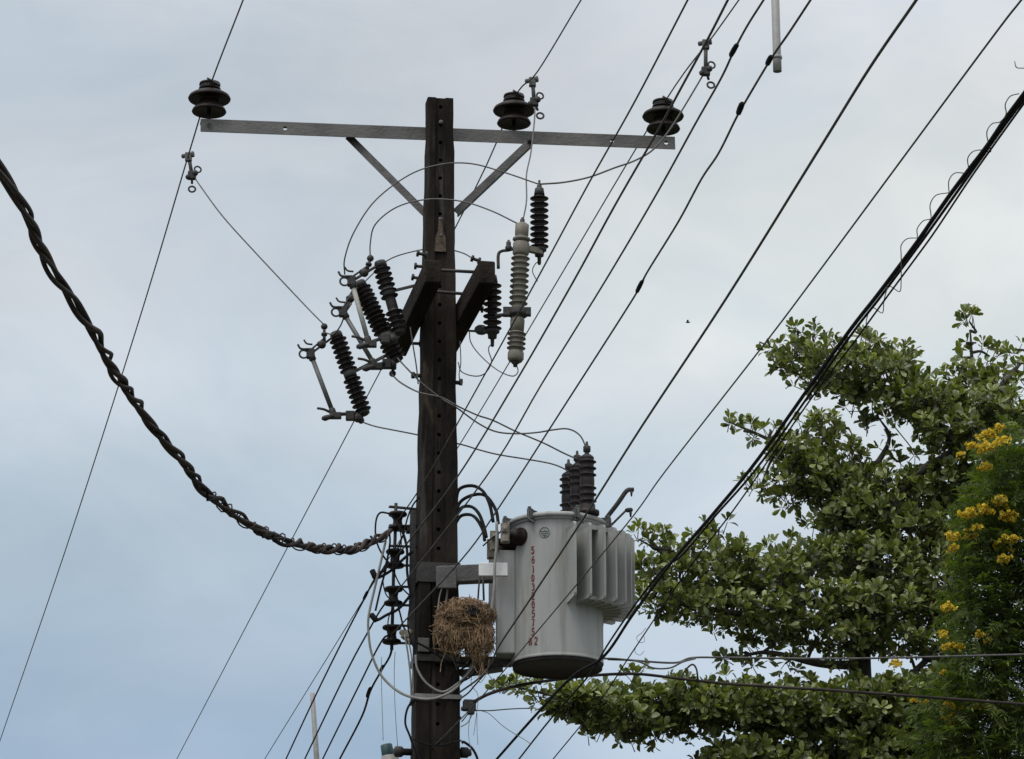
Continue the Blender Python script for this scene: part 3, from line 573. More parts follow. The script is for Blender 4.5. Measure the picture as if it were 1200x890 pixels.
jw('short arching wire behind the pole between both beams', [(420, 338), (436, 322), (455, 305), (480, 296), (512, 291), (540, 296), (557, 305)], [YP + .1, YP + .14, YP + .16, YP + .17, YP + .17, YP + .12, YP - .2])
jw('wire from the highest arrester sweeping up to the clamp above the right insulator', [(633, 216), (660, 214), (690, 208), (720, 197), (745, 188), (766, 175), (785, 152), (805, 120), (824, 88)], [YP - .45, yc3], .0046)
jw('wire hanging from the middle hook clamp down to the pale cutout', [(627, 124), (626, 145), (622, 180), (617, 205), (617, 235), (613, 258)], [yc2, Yw])
TY = 16.4
jw('humped wire from the topmost cutout to the front bushing on the tank', [(466, 420), (475, 430), (494, 449), (517, 467), (535, 478), (560, 496), (581, 506), (605, 508.5), (630, 507), (648, 504), (666, 503), (680, 511), (688, 528)], [YP - .2, YP - .3, YP - .3, YP - .28, YP - .28, 16.3, 16.3, 16.3, 16.28, 16.27, 16.26, 16.25, 16.25], .0041)
jw('wire from the middle cutout down to the middle bushing on the tank', [(459, 439), (470, 449), (491, 460), (517, 466), (540, 478), (560, 487), (578, 493), (605, 506), (636, 519), (660, 531), (678, 539)], [YP - .1, YP - .2, YP - .28, YP - .3, YP - .28, 16.36, 16.38, 16.4, 16.4, 16.4, 16.4], .0041)
jw('wire from the lowest cutout, behind the pole, to the far bushing on the tank', [(422, 494), (440, 500), (465, 505), (490, 510), (540, 521), (560, 527), (584, 533), (621, 539), (645, 543.5), (660, 549), (668, 555)], [YP + .38, YP + .35, YP + .3, YP + .25, YP + .2, YP + .15, YP + .1, YP + .08, YP + .06, YP + .05, YP + .05], .0040)
jw('loose loop of thin wire under the pale cutout', [(605, 427), (607, 436), (600, 441), (583, 434), (564, 418), (552, 402), (550, 388)], [Yw, Yw, Yw, YP - .4, YP - .3, YP - .2, YP - .08], .003)
jw('thin wire dangling from the hanging arrester towards the pole', [(577, 403), (573, 407), (573, 413), (576, 425), (568, 438), (556, 441), (541, 436), (537, 425)], [YP - .3, YP - .3, YP - .3, YP - .28, YP - .26, YP - .2, YP - .12, YP - .05], .003)
jw('short thin tail under the highest arrester', [(632, 306), (627, 310), (624, 318), (628, 327), (630, 330)], YP - .45, .0026)
jw('thin grey wire down the left flank of the pole below the beams', [(481, 384), (484, 405), (488, 430), (490, 450)], [YP - .05, YP - .12], .004)
jw('short link from the lowest cutout up to the middle one', [(384, 391), (391, 392), (399, 382), (405, 367), (412, 356)], [YP + .38, YP + .1], .0042)
jw('thin wire along the right edge of the pole near the beams', [(539, 400), (540, 425), (538, 440), (541, 452)], [YP - .05, YP - .08], .003)

# ------------------------------------------------------------------ transformer
TX = P(653, 700, TY).x
zL, zBt = P(653, 617, TY).z, P(653, 780, TY).z
tr = thing('transformer', 'grey pole-mounted transformer tank with cooling fins and red stencilled number', 'transformer', (TX, TY, zBt))
C0 = Vector((TX, TY, 0)); RT = .226
def tp(phi, r, z): return Vector((TX + r * math.sin(R(phi)), TY - r * math.cos(R(phi)), z))
H = zL - zBt
b = MB(); b.lathe((TX, TY, zBt), (0, 0, 1), [(RT - .02, .03), (RT - .004, .03), (RT - .004, .0), (RT, .0), (RT + .0012, .004), (RT + .0012, .010), (RT, .012), (RT, .02), (RT, .06), (RT, H - .06), (RT, H - .024), (RT, H - .0205), (RT + .012, H - .018), (RT + .012, H - .006)], 72)
b.build('tank', M['paint'], tr)
b = MB(); b.lathe((TX, TY, zBt), (0, 0, 1), [(.01, -.012), (RT - .016, -.015), (RT - .012, -.022), (RT - .006, -.022), (RT - .005, .012)], 48); b.build('underside', M['rust_shade'], tr)
b = MB(); b.lathe((TX, TY, zL), (0, 0, 1), [(RT + .018, -.010), (RT + .024, -.006), (RT + .024, .006), (RT + .014, .014), (RT * .5, .034), (.02, .038)], 72); lid = b.build('lid', M['paint'], tr)
for ph in (-32, 22, 78, -82, 135, -140):
    b = MB(); q = tp(ph, RT + .028, zL); rd_ = Vector((math.sin(R(ph)), -math.cos(R(ph)), 0)); tg = Vector((rd_.y, -rd_.x, 0)); ML = Matrix((tg, rd_, Vector((0, 0, 1)))).transposed()
    b.box(q + Vector((0, 0, .006)), (.012, .012, .026), ML); b.box(q + rd_ * -.02 + Vector((0, 0, .024)), (.012, .03, .005), ML); b.box(q + rd_ * -.006 + Vector((0, 0, -.028)), (.012, .012, .006), ML)
    b.tube([q + rd_ * .014 + Vector((0, 0, .03)), q + rd_ * .018 + Vector((0, 0, -.02)), q + rd_ * .01 + tg * -.03 + Vector((0, 0, -.045))], .006, 6); b.lathe(q + rd_ * .006 + Vector((0, 0, .03)), (0, 0, 1), [(.010, 0), (.010, .012)], 6)
    b.build('lid_clamp', M['galv_d'], lid, bevel=.002)
# radiator fins
zf0, zf1 = P(690, 722, TY).z + .012, P(690, 626, TY).z - .03
def fin(proto_=[None], phi=0):
    b = MB(); r0, r1 = RT - .004, .385; th = .0065; c = .016
    prof = [(r0, zf0), (r1 - c, zf0), (r1 - c * .3, zf0 + c * .3), (r1, zf0 + c), (r1, zf1 - c), (r1 - c * .3, zf1 - c * .3), (r1 - c, zf1), (r0, zf1)]
    n = len(prof); inn = [(r0, zf0 + .02), (r1 - .03, zf0 + .02), (r1 - .03, zf0 + .02), (r1 - .02, zf0 + .03), (r1 - .02, zf1 - .03), (r1 - .03, zf1 - .02), (r1 - .03, zf1 - .02), (r0, zf1 - .02)]
    v = [(-th, -r, z_ - zBt) for r, z_ in prof] + [(th, -r, z_ - zBt) for r, z_ in prof] + [(-th * .35, -r, z_ - zBt) for r, z_ in inn] + [(th * .35, -r, z_ - zBt) for r, z_ in inn]
    f = [(k, n + k, n + (k + 1) % n, (k + 1) % n) for k in range(n)]
    f += [(k, (k + 1) % n, 2 * n + (k + 1) % n, 2 * n + k) for k in range(n)] + [(n + k, 3 * n + k, 3 * n + (k + 1) % n, n + (k + 1) % n) for k in range(n)]
    f += [tuple(2 * n + k for k in range(n)), tuple(3 * n + k for k in reversed(range(n)))]
    b.add(v, f); return b.build('cooling_fin', M['paint'], tr, org=(0, 0, 0))
f0_ = fin()
fins = [12.5, 24.3, 36.5, 48, 60, 71, 83, 95, 107, 119, 131, 143, 155, -155, -143, -131, -119]
for i, ph in enumerate(fins):
    o = f0_ if i == 0 else f0_.copy()
    if i: sc.collection.objects.link(o)
    o.rotation_euler = (0, 0, R(ph))
for nm, zz_, th_, r_o in (('bottom_header', zf0 + .016, .014, .315), ('top_header', zf1 - .012, .016, .335)):
    b = MB(); n_ = 26; v = []
    for i in range(n_ + 1):
        a = R(24 + 126 * i / n_)
        for r_, dz in ((RT - .002, -th_), (r_o, -th_ * .6), (r_o, th_ * .6), (RT - .002, th_)): v.append(Vector((TX + r_ * math.sin(a), TY - r_ * math.cos(a), zz_ + dz)))
    b.add(v, [(4 * i + k, 4 * i + 4 + k, 4 * i + 4 + (k + 1) % 4, 4 * i + (k + 1) % 4) for i in range(n_) for k in range(4)] + [(0, 1, 2, 3), (4 * n_ + 3, 4 * n_ + 2, 4 * n_ + 1, 4 * n_)])
    b.build(nm, M['paint'], tr)
# side plate, hanger, arm
b = MB(); pa, pb2 = P(581, 716, TY + .02), P(604, 716, TY + .02)
z0_, z1_ = P(590, 771, TY).z, P(590, 650, TY).z
b.box(((pa.x + pb2.x) / 2, TY - .02, (z0_ + z1_) / 2), ((pb2.x - pa.x) / 2, .075, (z1_ - z0_) / 2)); b.build('mounting_lug', M['paint'], tr, bevel=.008)
b = MB(); pa, pb2 = P(561, 668, TY - .16), P(595, 668, TY - .16); b.box((pa + pb2) / 2, ((pb2.x - pa.x) / 2, .012, .033)); b.build('hanger_plate', M['alu'], tr, bevel=.003)
b = MB(); pa, pb2 = P(514, 675, TY - .06), P(585, 672, TY - .04); b.bar(pa, pb2, .07, .085); b.bar(P(523, 664, TY - .12), P(523, 690, TY - .12), .02, .10); b.build('support_arm', M['galv_d'], tr, bevel=.004)
b = MB(); b.tube([P(566, 676, TY - .1), P(567, 704, TY - .1)], .006, 6); b.tube([P(562, 676, TY - .08), P(560, 704, TY - .08)], .005, 6); b.build('hanging_bolt', M['iron'], tr)
b = MB(); b.bar(P(540, 790, TY + .1), P(588, 783, TY + .05), .05, .03); b.bar(P(536, 776, TY + .0), P(600, 776, TY + .06), .05, .045); b.build('lower_support', M['galv_d'], tr)
# bushings
for (dx, dy, lb) in ((.148, -.145, 0), (.103, .02, 0), (.062, .175, 0)):
    o0 = Vector((TX + dx, TY + dy, zL + .02)); b = MB()
    b.lathe(o0, (0, 0, 1), [(.060, 0), (.060, .018), (.040, .024), (.040, .05)] + [(r_, h_ + .05) for r_, h_ in shed_prof(.235, 7, .034, .047, bnd=(3, 4))] + [(.036, .29), (.030, .30)], 20); bs = b.build('bushing', M['poly'], tr)
    b = MB(); b.lathe(o0 + Vector((0, 0, .29)), (0, 0, 1), [(.020, 0), (.022, .016), (.012, .02), (.012, .03), (.019, .034), (.019, .06), (.008, .066), (.006, .085)], 12); b.build('terminal', M['iron'], bs)
for (ph, z_) in ((-52, 640), (-72, 643), (-92, 646)):
    zz_ = P(600, z_, TY).z + .01; d_ = Vector((math.sin(R(ph)), -math.cos(R(ph)), 0)); b = MB(); b.lathe(tp(ph, RT - .01, zz_), d_, [(.046, 0), (.046, .02), (.036, .024), (.040, .034), (.030, .044), (.036, .054), (.028, .064), (.020, .075), (.012, .10)], 14); bs = b.build('low_bushing', M['glaze'], tr)
    b = MB(); q = tp(ph, RT + .10, zz_); b.box(q + Vector((0, 0, .002)), (.022, .014, .05)); b.box(q + Vector((0, -.012, .02)), (.014, .012, .016)); b.box(q + Vector((.002, -.01, -.03)), (.017, .012, .014)); b.lathe(q + Vector((0, -.016, .02)), (0, -1, 0), [(.009, 0), (.009, .014)], 6); b.build('terminal_block', M['brass'], bs, bevel=.003)
# arcing horns on the lid
b = MB(); b.tube(smooth_path([P(711, 607, TY - .05), P(714, 603, TY - .05), P(724, 590, TY - .06), P(733, 577, TY - .07), P(737, 574, TY - .07)], 4), .0115, 8); b.tube([P(736, 574, TY - .07), P(743, 574, TY - .07)], .011, 8); b.tube([P(740, 575, TY - .07), P(740, 582, TY - .07)], [.009, .004], 6); b.build('arcing_horn', M['iron'], tr)
b = MB(); b.tube([P(716, 616, TY), P(733, 599, TY), P(737, 598, TY)], .006, 6); b.build('arcing_horn', M['galv_d'], tr)
b = MB(); b.lathe(P(737, 598, TY), (1, 0, .1), [(.006, -.02), (.012, -.01), (.012, .012), (.005, .02)], 8); b.tube([P(739, 599, TY), P(739, 606, TY)], [.009, .005], 6); b.build('horn_tip', M['iron'], tr)
# red stencilled figures on the curved tank
def arc(cx, cy, rx, ry, a0, a1, n=9): return [(cx + rx * math.cos(R(a0 + (a1 - a0) * k / n)), cy + ry * math.sin(R(a0 + (a1 - a0) * k / n))) for k in range(n + 1)]
GL = {'5': [[(.42, 1), (-.38, 1), (-.42, .2)], arc(-.04, -.32, .5, .64, 125, -150)], '6': [arc(0, -.42, .46, .56, 0, 360, 14), arc(.5, -.35, .95, 1.35, 105, 175, 7)], '1': [[(-.25, .7), (.05, 1), (.05, -1)], [(-.25, -1), (.35, -1)]],
      '0': [arc(0, 0, .44, 1, 0, 360, 16)], '3': [arc(-.04, .5, .44, .5, 150, -90), arc(-.04, -.48, .48, .52, 90, -150)], '2': [arc(0, .5, .45, .5, 160, -40), [(.36, .2), (-.45, -1), (.48, -1)]], '7': [[(-.45, 1), (.45, 1), (-.1, -1)]],
      'H': [[(-.42, 1), (-.42, -1)], [(.42, 1), (.42, -1)], [(-.42, 0), (.42, 0)]]}
def stencil(ch, x0, z, hh, wid):
    b = MB()
    for st_ in GL[ch]:
        pts = []
        for k in range(len(st_) - 1):
            for q in range(3 if len(st_) < 5 else 1): t = q / (3 if len(st_) < 5 else 1); pts.append((st_[k][0] + (st_[k + 1][0] - st_[k][0]) * t, st_[k][1] + (st_[k + 1][1] - st_[k][1]) * t))
        pts.append(st_[-1])
        pp_ = []
        for x, y in pts:
            a = R(-32) + (x0 + x * hh * .78 + random.gauss(0, .0003)) / RT; pp_.append(Vector((TX + (RT + .0008) * math.sin(a), TY - (RT + .0008) * math.cos(a), z + y * hh)))
        b.tube(pp_, [wid * random.uniform(.75, 1.2) for _ in pp_], 6)
    return b.build('stencilled_figure', M['red'], tr)
for chx, py in zip('5610320575', (645, 656, 667, 677.5, 688, 698.5, 709, 719.5, 730, 740.5)):
    stencil(chx, random.gauss(0, .0006), P(624, py, TY - .19).z, .0172, .0036)
stencil('H', -.0165, P(624, 751.5, TY - .19).z, .018, .0036); stencil('2', .0155, P(624, 751.5, TY - .19).z, .018, .0036)
# faint round emblem below the lid
b = MB(); ze = P(638, 625, TY - .2).z
ring_pts = [(.026 * math.cos(a), .026 * math.sin(a)) for a in np.linspace(0, 2 * math.pi, 25)]
def wrap(x, y, e=.0015): a = R(-16.5) + x / RT; return Vector((TX + (RT + e) * math.sin(a), TY - (RT + e) * math.cos(a), ze + y))
b.tube([wrap(x, y) for x, y in ring_pts], .0022, 5, False)
for x0, y0, x1, y1 in ((-.02, .006, .02, .006), (-.02, -.004, .02, -.004), (0, .024, 0, -.024), (-.012, -.014, .012, -.014)): b.tube([wrap(x0 + (x1 - x0) * k / 4, y0 + (y1 - y0) * k / 4) for k in range(5)], .0025, 5)
b.build('round_emblem', M['faint'], tr)

# cables round the transformer
G_K = 'black cables arching from the pole to the tank'
for pts, lb in (([(534, 592), (538, 574), (553, 569.5), (566, 576), (574, 592), (578, 612)], 'topmost of the black cables arching from the pole to the tank'),
                ([(532, 606), (540, 588), (556, 580), (570, 582), (581, 598), (584, 614)], 'second black cable arching to the tank, ending farthest right'),
                ([(532, 612), (540, 596), (552, 594), (561, 602), (567, 617), (570, 630)], 'third black cable arching to the tank, inside the upper two'),
                ([(533, 615), (540, 605), (551, 603.5), (559, 609), (566, 622), (568, 634)], 'lowest and innermost black cable arching to the tank')):
    jw(lb, pts, [YP - .05, YP - .06, YP - .08, TY - .06, TY - .1, TY - .12], .0085, M['wire_d'], G_K, 'black_cable')
for pts, lb in (([(529, 640), (520, 650), (508, 690), (505, 740)], 'black cable'),): pass
jw('pale conduit dropping from the tank terminals past the nest', [(582, 612), (582, 640), (580, 660), (579, 690), (576, 716)], TY - .2, .008, M['wire_g'], None, 'conduit')
jw('thin dark wire from the tank lid to the terminals on its left', [(597, 616), (590, 617), (586, 624), (575, 632), (566, 640)], [TY - .1, TY - .15], .004, M['wire_d'], None)
jw('pale short cable curling down the pole face above the nest', [(519, 684), (524, 690), (523.5, 700), (521, 712)], YP - .17, .005, M['wire_g'], None, 'cable_tail')
jw('thin pale cable tail left of the curling one, above the nest', [(518, 690), (515, 700), (513, 716)], YP - .17, .004, M['wire_g'], None, 'cable_tail')

# ------------------------------------------------------------------ insulator rack
rk = thing('insulator_rack', 'dark iron rack of four spool insulators left of the pole', 'insulator rack', P(461, 675, YR))
b = MB(); b.tube([P(464, 590, YR), P(463, 630, YR), P(461, 680, YR), P(459, 762, YR)], .0085, 8); b.build('rod', M['iron'], rk)
sp = None
def spool():
    b = MB(); b.lathe((0, 0, -.05), (0, 0, 1), [(.018, 0), (.043, .006), (.048, .014), (.045, .022), (.026, .030), (.022, .05), (.026, .070), (.045, .078), (.048, .086), (.043, .094), (.018, .10)], 18); return b.build('spool', M['glaze'], rk, org=(0, 0, 0))
for k in (1, 2, 3, 4):
    o = spool() if sp is None else sp.copy()
    if sp is None: sp = o
    else: sc.collection.objects.link(o)
    o.location = RK[k] - ORG[rk.name]
for (py, py2) in ((594, 597), (616, 617), (640, 641), (663, 663), (688, 688), (709, 710), (733, 734), (754, 754)):
    b = MB(); b.bar(P(456, py, YR), P(488, py2, YP + .02), .026, .007); b.build('bracket_strap', M['iron'], rk)
b = MB(); b.bar(P(484, 598, YR), P(482, 756, YR), .03, .008, (0, 1, 0)); b.build('back_bar', M['iron'], rk)
G_R = 'cable ends tangled on the rack'
def rc(label, pts, r, m, Y=YR - .05, name='cable_end', g=G_R): return jw(label, pts, Y, r, m, g, name)
rc('thick black cable end with a cap, slanting between the second and third spools', [(438, 676), (444, 677), (461, 667), (472, 656), (484, 646)], .0075, M['wire_d'])
rc('thick black cable end with a cap, slanting below the third spool', [(437, 725), (442, 727), (453, 721), (468, 713), (484, 694)], .0075, M['wire_d'])
for px, py, d_, lb in ((438, 673, (.4, 0, -.9), 'small dark end cap on the upper slanting cable left of the rack'), (438, 724, (.6, 0, -.7), 'small dark end cap on the lower slanting cable left of the rack')):
    b = MB(); b.lathe(P(px, py, YR - .05), d_, [(.010, -.024), (.0145, -.02), (.0145, .02), (.010, .024)], 8); tag(b.build('end_cap_connector', M['wire_d'], None, P(px, py, YR - .05)), lb, 'connector', 'end caps left of the rack')
rc('black cable curving between the rack and the pole', [(467, 616), (473, 627), (477, 645), (477, 668), (480, 690), (484, 698)], .0075, M['wire_d'])
rc('small loop of cable left of the top spool', [(456, 602), (446, 601), (441, 609), (440, 626), (443, 640), (450, 653), (456, 660)], .0050, M['wire_d'])
rc('thin black wire zigzagging down beside the rack rod', [(458, 655), (464, 676), (472, 690), (482, 700)], .004, M['wire_d'])
rc('thin dark wire from the third spool down to the lowest bracket', [(463, 700), (468, 716), (473, 735), (478, 742)], .005, M['wire_d'])
rc('dark wire from the pole to the top of the rack, crossing its bracket', [(492, 582), (484, 592), (478, 606), (472, 628), (464, 648)], .0045, M['wire_d'])
rc('thin dark wire linking the second and third spools on the left', [(454, 655), (450, 668), (443, 675)], .006, M['wire_d'])
rc('dark wire dropping from the twisted cable past the rod', [(456, 622), (457, 636), (454, 655), (452, 668), (446, 690), (440, 716)], .0055, M['wire_d'])
G_LO = 'slack loops hung on the lower pole'
rc('big slack grey loop hanging left of the pole and across its face', [(452, 634), (446, 660), (439, 690), (432, 722), (432, 744), (436, 768), (447, 792), (466, 810), (486, 818), (508, 819), (528, 811), (543, 797), (553, 780), (560, 762)], .0068, M['wire_g'], [YR - .06, YR - .06, YR - .06, YR - .06, YR - .06, YR - .06, YR - .06, YR - .1, YP - .16, YP - .18, YP - .18, YP - .16, YP - .15, YP - .1], 'cable_loop', G_LO)
rc('short pale loop sagging across the pole under the nest', [(487, 768), (489, 784), (500, 801), (518, 811), (534, 803), (548, 790), (558, 777)], .006, M['wire_g'], YP - .17, 'cable_loop', G_LO)
rc('pale cable running straight down the left edge of the lower pole', [(474, 744), (478, 766), (481, 795), (482, 822)], .005, M['wire_g'], YP - .12, 'cable_loop', G_LO)
rc('second pale cable down the left edge, close to the pole', [(478, 748), (482, 768), (484, 795), (484, 822)], .004, M['wire_g'], YP - .12, 'cable_loop', G_LO)
rc('dark loop hanging below the strap on the left of the pole', [(484, 820), (477, 832), (475, 848), (480, 862), (485, 876), (494, 892)], .006, M['wire_d'], YP - .15, 'cable_loop', G_LO)
rc('dark cable crossing the pole below the nest', [(486, 752), (505, 762), (522, 774), (545, 778)], .006, M['wire_d'], YP - .16, 'cable_loop', G_LO)
rc('dark bent cable end at the bottom right of the pole', [(541, 871), (544, 870), (553, 877), (559, 888), (561, 900)], .007, M['wire_d'], YP - .1, 'cable_loop', G_LO)
rc('dark strand from the nest to the pole clamp', [(553, 776), (549, 790), (541, 800), (534, 806)], .005, M['wire_d'], YP - .14, 'cable_loop', G_LO)
b = MB(); c = P(475, 746, YR - .06)
for q, s_ in (((0, 0, 0), .02), ((.02, -.01, .018), .018), ((-.016, 0, .02), .015), ((.02, 0, -.02), .016)): b.ball(c + Vector(q), s_, 8)
b.box(c + Vector((.0, -.012, .008)), (.022, .014, .016)); tag(b.build('wire_knot', M['brass'], None, c), 'knotted wire clamp beside the lowest spool', 'clamp')
for pts, lb in (([(447, 770), (447, 800), (448, 835), (449, 868)], 'left one of two faint threads hanging down to the teal cap'), ([(463, 764), (462, 790), (463, 830), (466, 876)], 'right one of two faint threads hanging down to the teal cap')):
    jw(lb, pts, YR + .05, .0018, M['wire_g'], 'faint hanging threads', 'thread')
for pts, lb in (([(558, 770), (552, 800), (560, 815), (558, 840), (555, 862)], 'thread hanging from the nest past the low clamp'), ([(564, 775), (562, 800), (570, 790), (575, 772)], 'looped thread under the nest'), ([(551, 838), (549, 860), (553, 885)], 'thread hanging below the low pole clamp'), ([(559, 836), (559, 855), (560, 873)], 'short thread hanging right of the low pole clamp')):
    jw(lb, pts, YP - .15, .0016, M['wire_g'], 'threads hanging round the nest and clamp', 'thread')

for pts, lb, r_, m_ in (([(538, 786), (546, 781), (556, 771), (566, 762)], 'upper short dark strand between the nest and the right side of the pole', .005, 'wire_d'),
    ([(537, 800), (549, 795), (562, 783), (572, 768)], 'lower short dark strand between the nest and the right side of the pole', .005, 'wire_d'),
    ([(486, 690), (480, 712), (478, 735), (484, 758)], 'dark wire bowing out from the pole behind the lowest spool', .004, 'wire_d'),
    ([(540, 840), (534, 852), (520, 866), (505, 874)], 'dark wire drooping across the foot of the visible pole', .004, 'wire_d'),
    ([(484, 866), (498, 872), (515, 874), (532, 870), (541, 868)], 'dark wire wrapped round the pole near the bottom edge', .0045, 'wire_d'),
    ([(541, 818), (549, 812), (556, 804), (570, 788), (580, 776)], 'dark strand rising right from the strap to the tank foot', .004, 'wire_d'),
    ([(540, 852), (548, 847), (554, 836)], 'short pale wire tying the low clamp to the pole', .003, 'wire_g'),
    ([(458, 604), (468, 620), (470, 640), (464, 658), (455, 672)], 'thin dark wire weaving between the upper two spools', .0035, 'wire_d'),
    ([(456, 660), (449, 676), (452, 696), (462, 706)], 'thin dark wire bulging left of the third spool', .0035, 'wire_d'),
    ([(463, 708), (456, 722), (455, 738), (462, 750)], 'thin dark wire bulging left above the lowest spool', .0035, 'wire_d')):
    jw(lb, pts, YR - .07 if pts[0][0] < 480 else YP - .17, r_, M[m_], 'loose strands on the lower pole', 'loose_strand')
# ------------------------------------------------------------------ twisted service cable
cpx = [(-60, 110, 9.8), (0, 204, 10.6), (28, 245, 11.0), (50, 296, 11.5), (98, 370, 12.2), (148, 456, 13.0), (200, 524, 13.8), (245, 578, 14.5), (300, 619, 15.1), (350, 638, 15.6), (400, 644, 16.0), (432, 637, 16.25), (457, 622, 16.42)]
path = smooth_path([P(*q) for q in cpx], 40); Lc = [0]
for i in range(1, len(path)): Lc.append(Lc[-1] + (path[i] - path[i - 1]).length)
tw = thing('twisted_cable', 'thick dark twisted cable sweeping in from the left edge to the rack', 'cable', path[len(path) // 2])
for s_ in range(3):
    pts = []
    for i, p in enumerate(path):
        tg = (path[min(i + 1, len(path) - 1)] - path[max(i - 1, 0)]).normalized(); u = tg.cross(Vector((0, 0, 1))).normalized(); v_ = u.cross(tg)
        u_l = Lc[i] / Lc[-1]; a = 2 * math.pi * (Lc[-1] * (u_l / .8 + .5 * u_l ** 4) + s_ / 3) + 1.7 * math.sin(Lc[i] * 1.7 + 1) + .8 * math.sin(Lc[i] * 4.1) + .3 * math.sin(Lc[i] * 5.1 + s_ * 2); rr = .0138 + .0060 * math.sin(Lc[i] * 3.1 + s_ * 2.4) + .0035 * math.sin(Lc[i] * 8.3 + s_ * 4)
        fd = min(1, (Lc[-1] - Lc[i]) / .2 + .3); pts.append(p + (u * math.cos(a) + v_ * math.sin(a)) * rr * fd)
    b = MB(); b.tube(pts, (.0112, .0096, .0085)[s_], 8); b.build('strand', M['wire_b'], tw)
for i0, sg in ((0, 1),):
    b = MB(); b.tube([P(243, 572, 14.42), P(243, 586.5, 14.44), P(262, 584, 14.6)], .0055, 6); b.build('tie_loop', M['wire_d'], tw)
    b = MB(); b.tube([P(303, 620, 15.1), P(308, 630, 15.12), P(318, 627, 15.2)], .0055, 6); b.build('tie_loop', M['wire_d'], tw)
    # lashing wire over the last stretch
b = MB(); hp_ = []
for i in range(len(path) - 200, len(path) - 8):
    tg = (path[i + 1] - path[i - 1]).normalized(); u = tg.cross(Vector((0, 0, 1))).normalized(); v_ = u.cross(tg); a = 2 * math.pi * (Lc[i] + .035 * math.sin(Lc[i] * 9)) / .135
    hp_.append(path[i] + (u * math.cos(a) + v_ * math.sin(a)) * (.0245 + .004 * math.sin(i * .37)))
b.tube(hp_, .0038, 5); b.build('lashing', M['wire_b'], tw)

# ------------------------------------------------------------------ nest
nc = P(548, 738, YP - .2); nest = thing('bird_nest', 'ragged brown straw nest wedged between the pole and the grey tank', 'nest', nc + Vector((0, 0, -.16)))
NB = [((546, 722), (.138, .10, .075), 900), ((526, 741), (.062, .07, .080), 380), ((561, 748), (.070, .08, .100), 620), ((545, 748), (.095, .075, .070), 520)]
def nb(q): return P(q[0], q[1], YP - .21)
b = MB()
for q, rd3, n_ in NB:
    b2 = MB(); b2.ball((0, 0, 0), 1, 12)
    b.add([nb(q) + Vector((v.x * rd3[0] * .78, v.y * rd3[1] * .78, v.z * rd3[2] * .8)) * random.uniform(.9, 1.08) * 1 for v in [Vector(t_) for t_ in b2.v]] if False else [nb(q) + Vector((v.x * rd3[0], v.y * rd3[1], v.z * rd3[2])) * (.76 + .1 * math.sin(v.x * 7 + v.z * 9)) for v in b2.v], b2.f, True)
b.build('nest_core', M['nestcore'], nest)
b = MB(); bh = P(555, 721, YP - .215)
for q, rd3, n_ in NB:
    c0 = nb(q)
    for i in range(n_):
        d_ = Vector(rng.normal(size=3)).normalized()
        if d_.y > .35: d_.y *= -1
        sc_ = random.uniform(.84, 1.04); c = c0 + Vector((d_.x * rd3[0], d_.y * rd3[1], d_.z * rd3[2])) * sc_
        if abs(c.x - bh.x) < .036 and abs(c.z - bh.z) < .026 and c.y < bh.y - .03 and random.random() < .93: continue
        nr = Vector((d_.x / rd3[0], d_.y / rd3[1], d_.z / rd3[2])).normalized()
        hang = random.random() < (.75 if q[1] > 735 else .3)
        tg = Vector((random.gauss(0, .35), random.gauss(0, .3), -1)) if hang else Vector((random.gauss(0, 1), random.gauss(0, .6), random.gauss(0, .45)))
        tg = (tg - nr * tg.dot(nr) * .75).normalized(); l = random.uniform(.03, .095)
        b.tube([c - tg * l * .5 - nr * .004, c + nr * random.uniform(-.002, .018), c + tg * l * .5 + nr * random.uniform(-.012, .022)], random.uniform(.0009, .0023), 3, False)
st = b.build('straw', M['straw'], nest); st['kind'] = 'stuff'
b = MB()
for i in range(34):
    q = random.choice(((563, 775), (563, 772), (560, 768), (525, 758), (516, 748))); c = P(q[0] + random.gauss(0, 7), q[1] + random.gauss(-4, 6), YP - .22 + random.gauss(0, .03)); l = random.uniform(.04, .13)
    b.tube([c, c + Vector((random.gauss(0, .02), random.gauss(0, .01), -l * .6)), c + Vector((random.gauss(.004, .035), random.gauss(0, .02), -l))], random.uniform(.001, .0022), 3, False)
o = b.build('trailing_straw', M['straw'], nest); o['kind'] = 'stuff'
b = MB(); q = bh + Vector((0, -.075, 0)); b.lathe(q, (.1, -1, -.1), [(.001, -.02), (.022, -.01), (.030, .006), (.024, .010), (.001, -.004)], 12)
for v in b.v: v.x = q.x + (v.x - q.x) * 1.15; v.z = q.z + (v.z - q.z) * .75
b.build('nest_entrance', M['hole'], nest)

# ------------------------------------------------------------------ small things
Yq = 13.5
b = MB(); p0, p1 = P(911, 84, Yq), P(905, -120, Yq); ax = (p1 - p0).normalized(); Ln = (p1 - p0).length
pp = thing('hanging_pipe', 'grey pipe hanging in from the top edge, open end down', 'pipe', p0)
r = .0185
b.lathe(p0, ax, [(r - .004, .03), (r - .004, 0), (r, 0), (r, .075), (r * .95, .08), (r * .95, Ln)], 20); b.build('tube', M['pipe'], pp)
b = MB(); b.lathe(p0, ax, [(.002, .02), (r - .004, .02)], 14); b.build('bore', M['hole'], pp)
b = MB(); b.lathe(p0 + ax * .062, ax, [(r, -.004), (r + .0035, -.004), (r + .0035, .008), (r, .008)], 20); b.build('coupling', M['pipe'], pp)

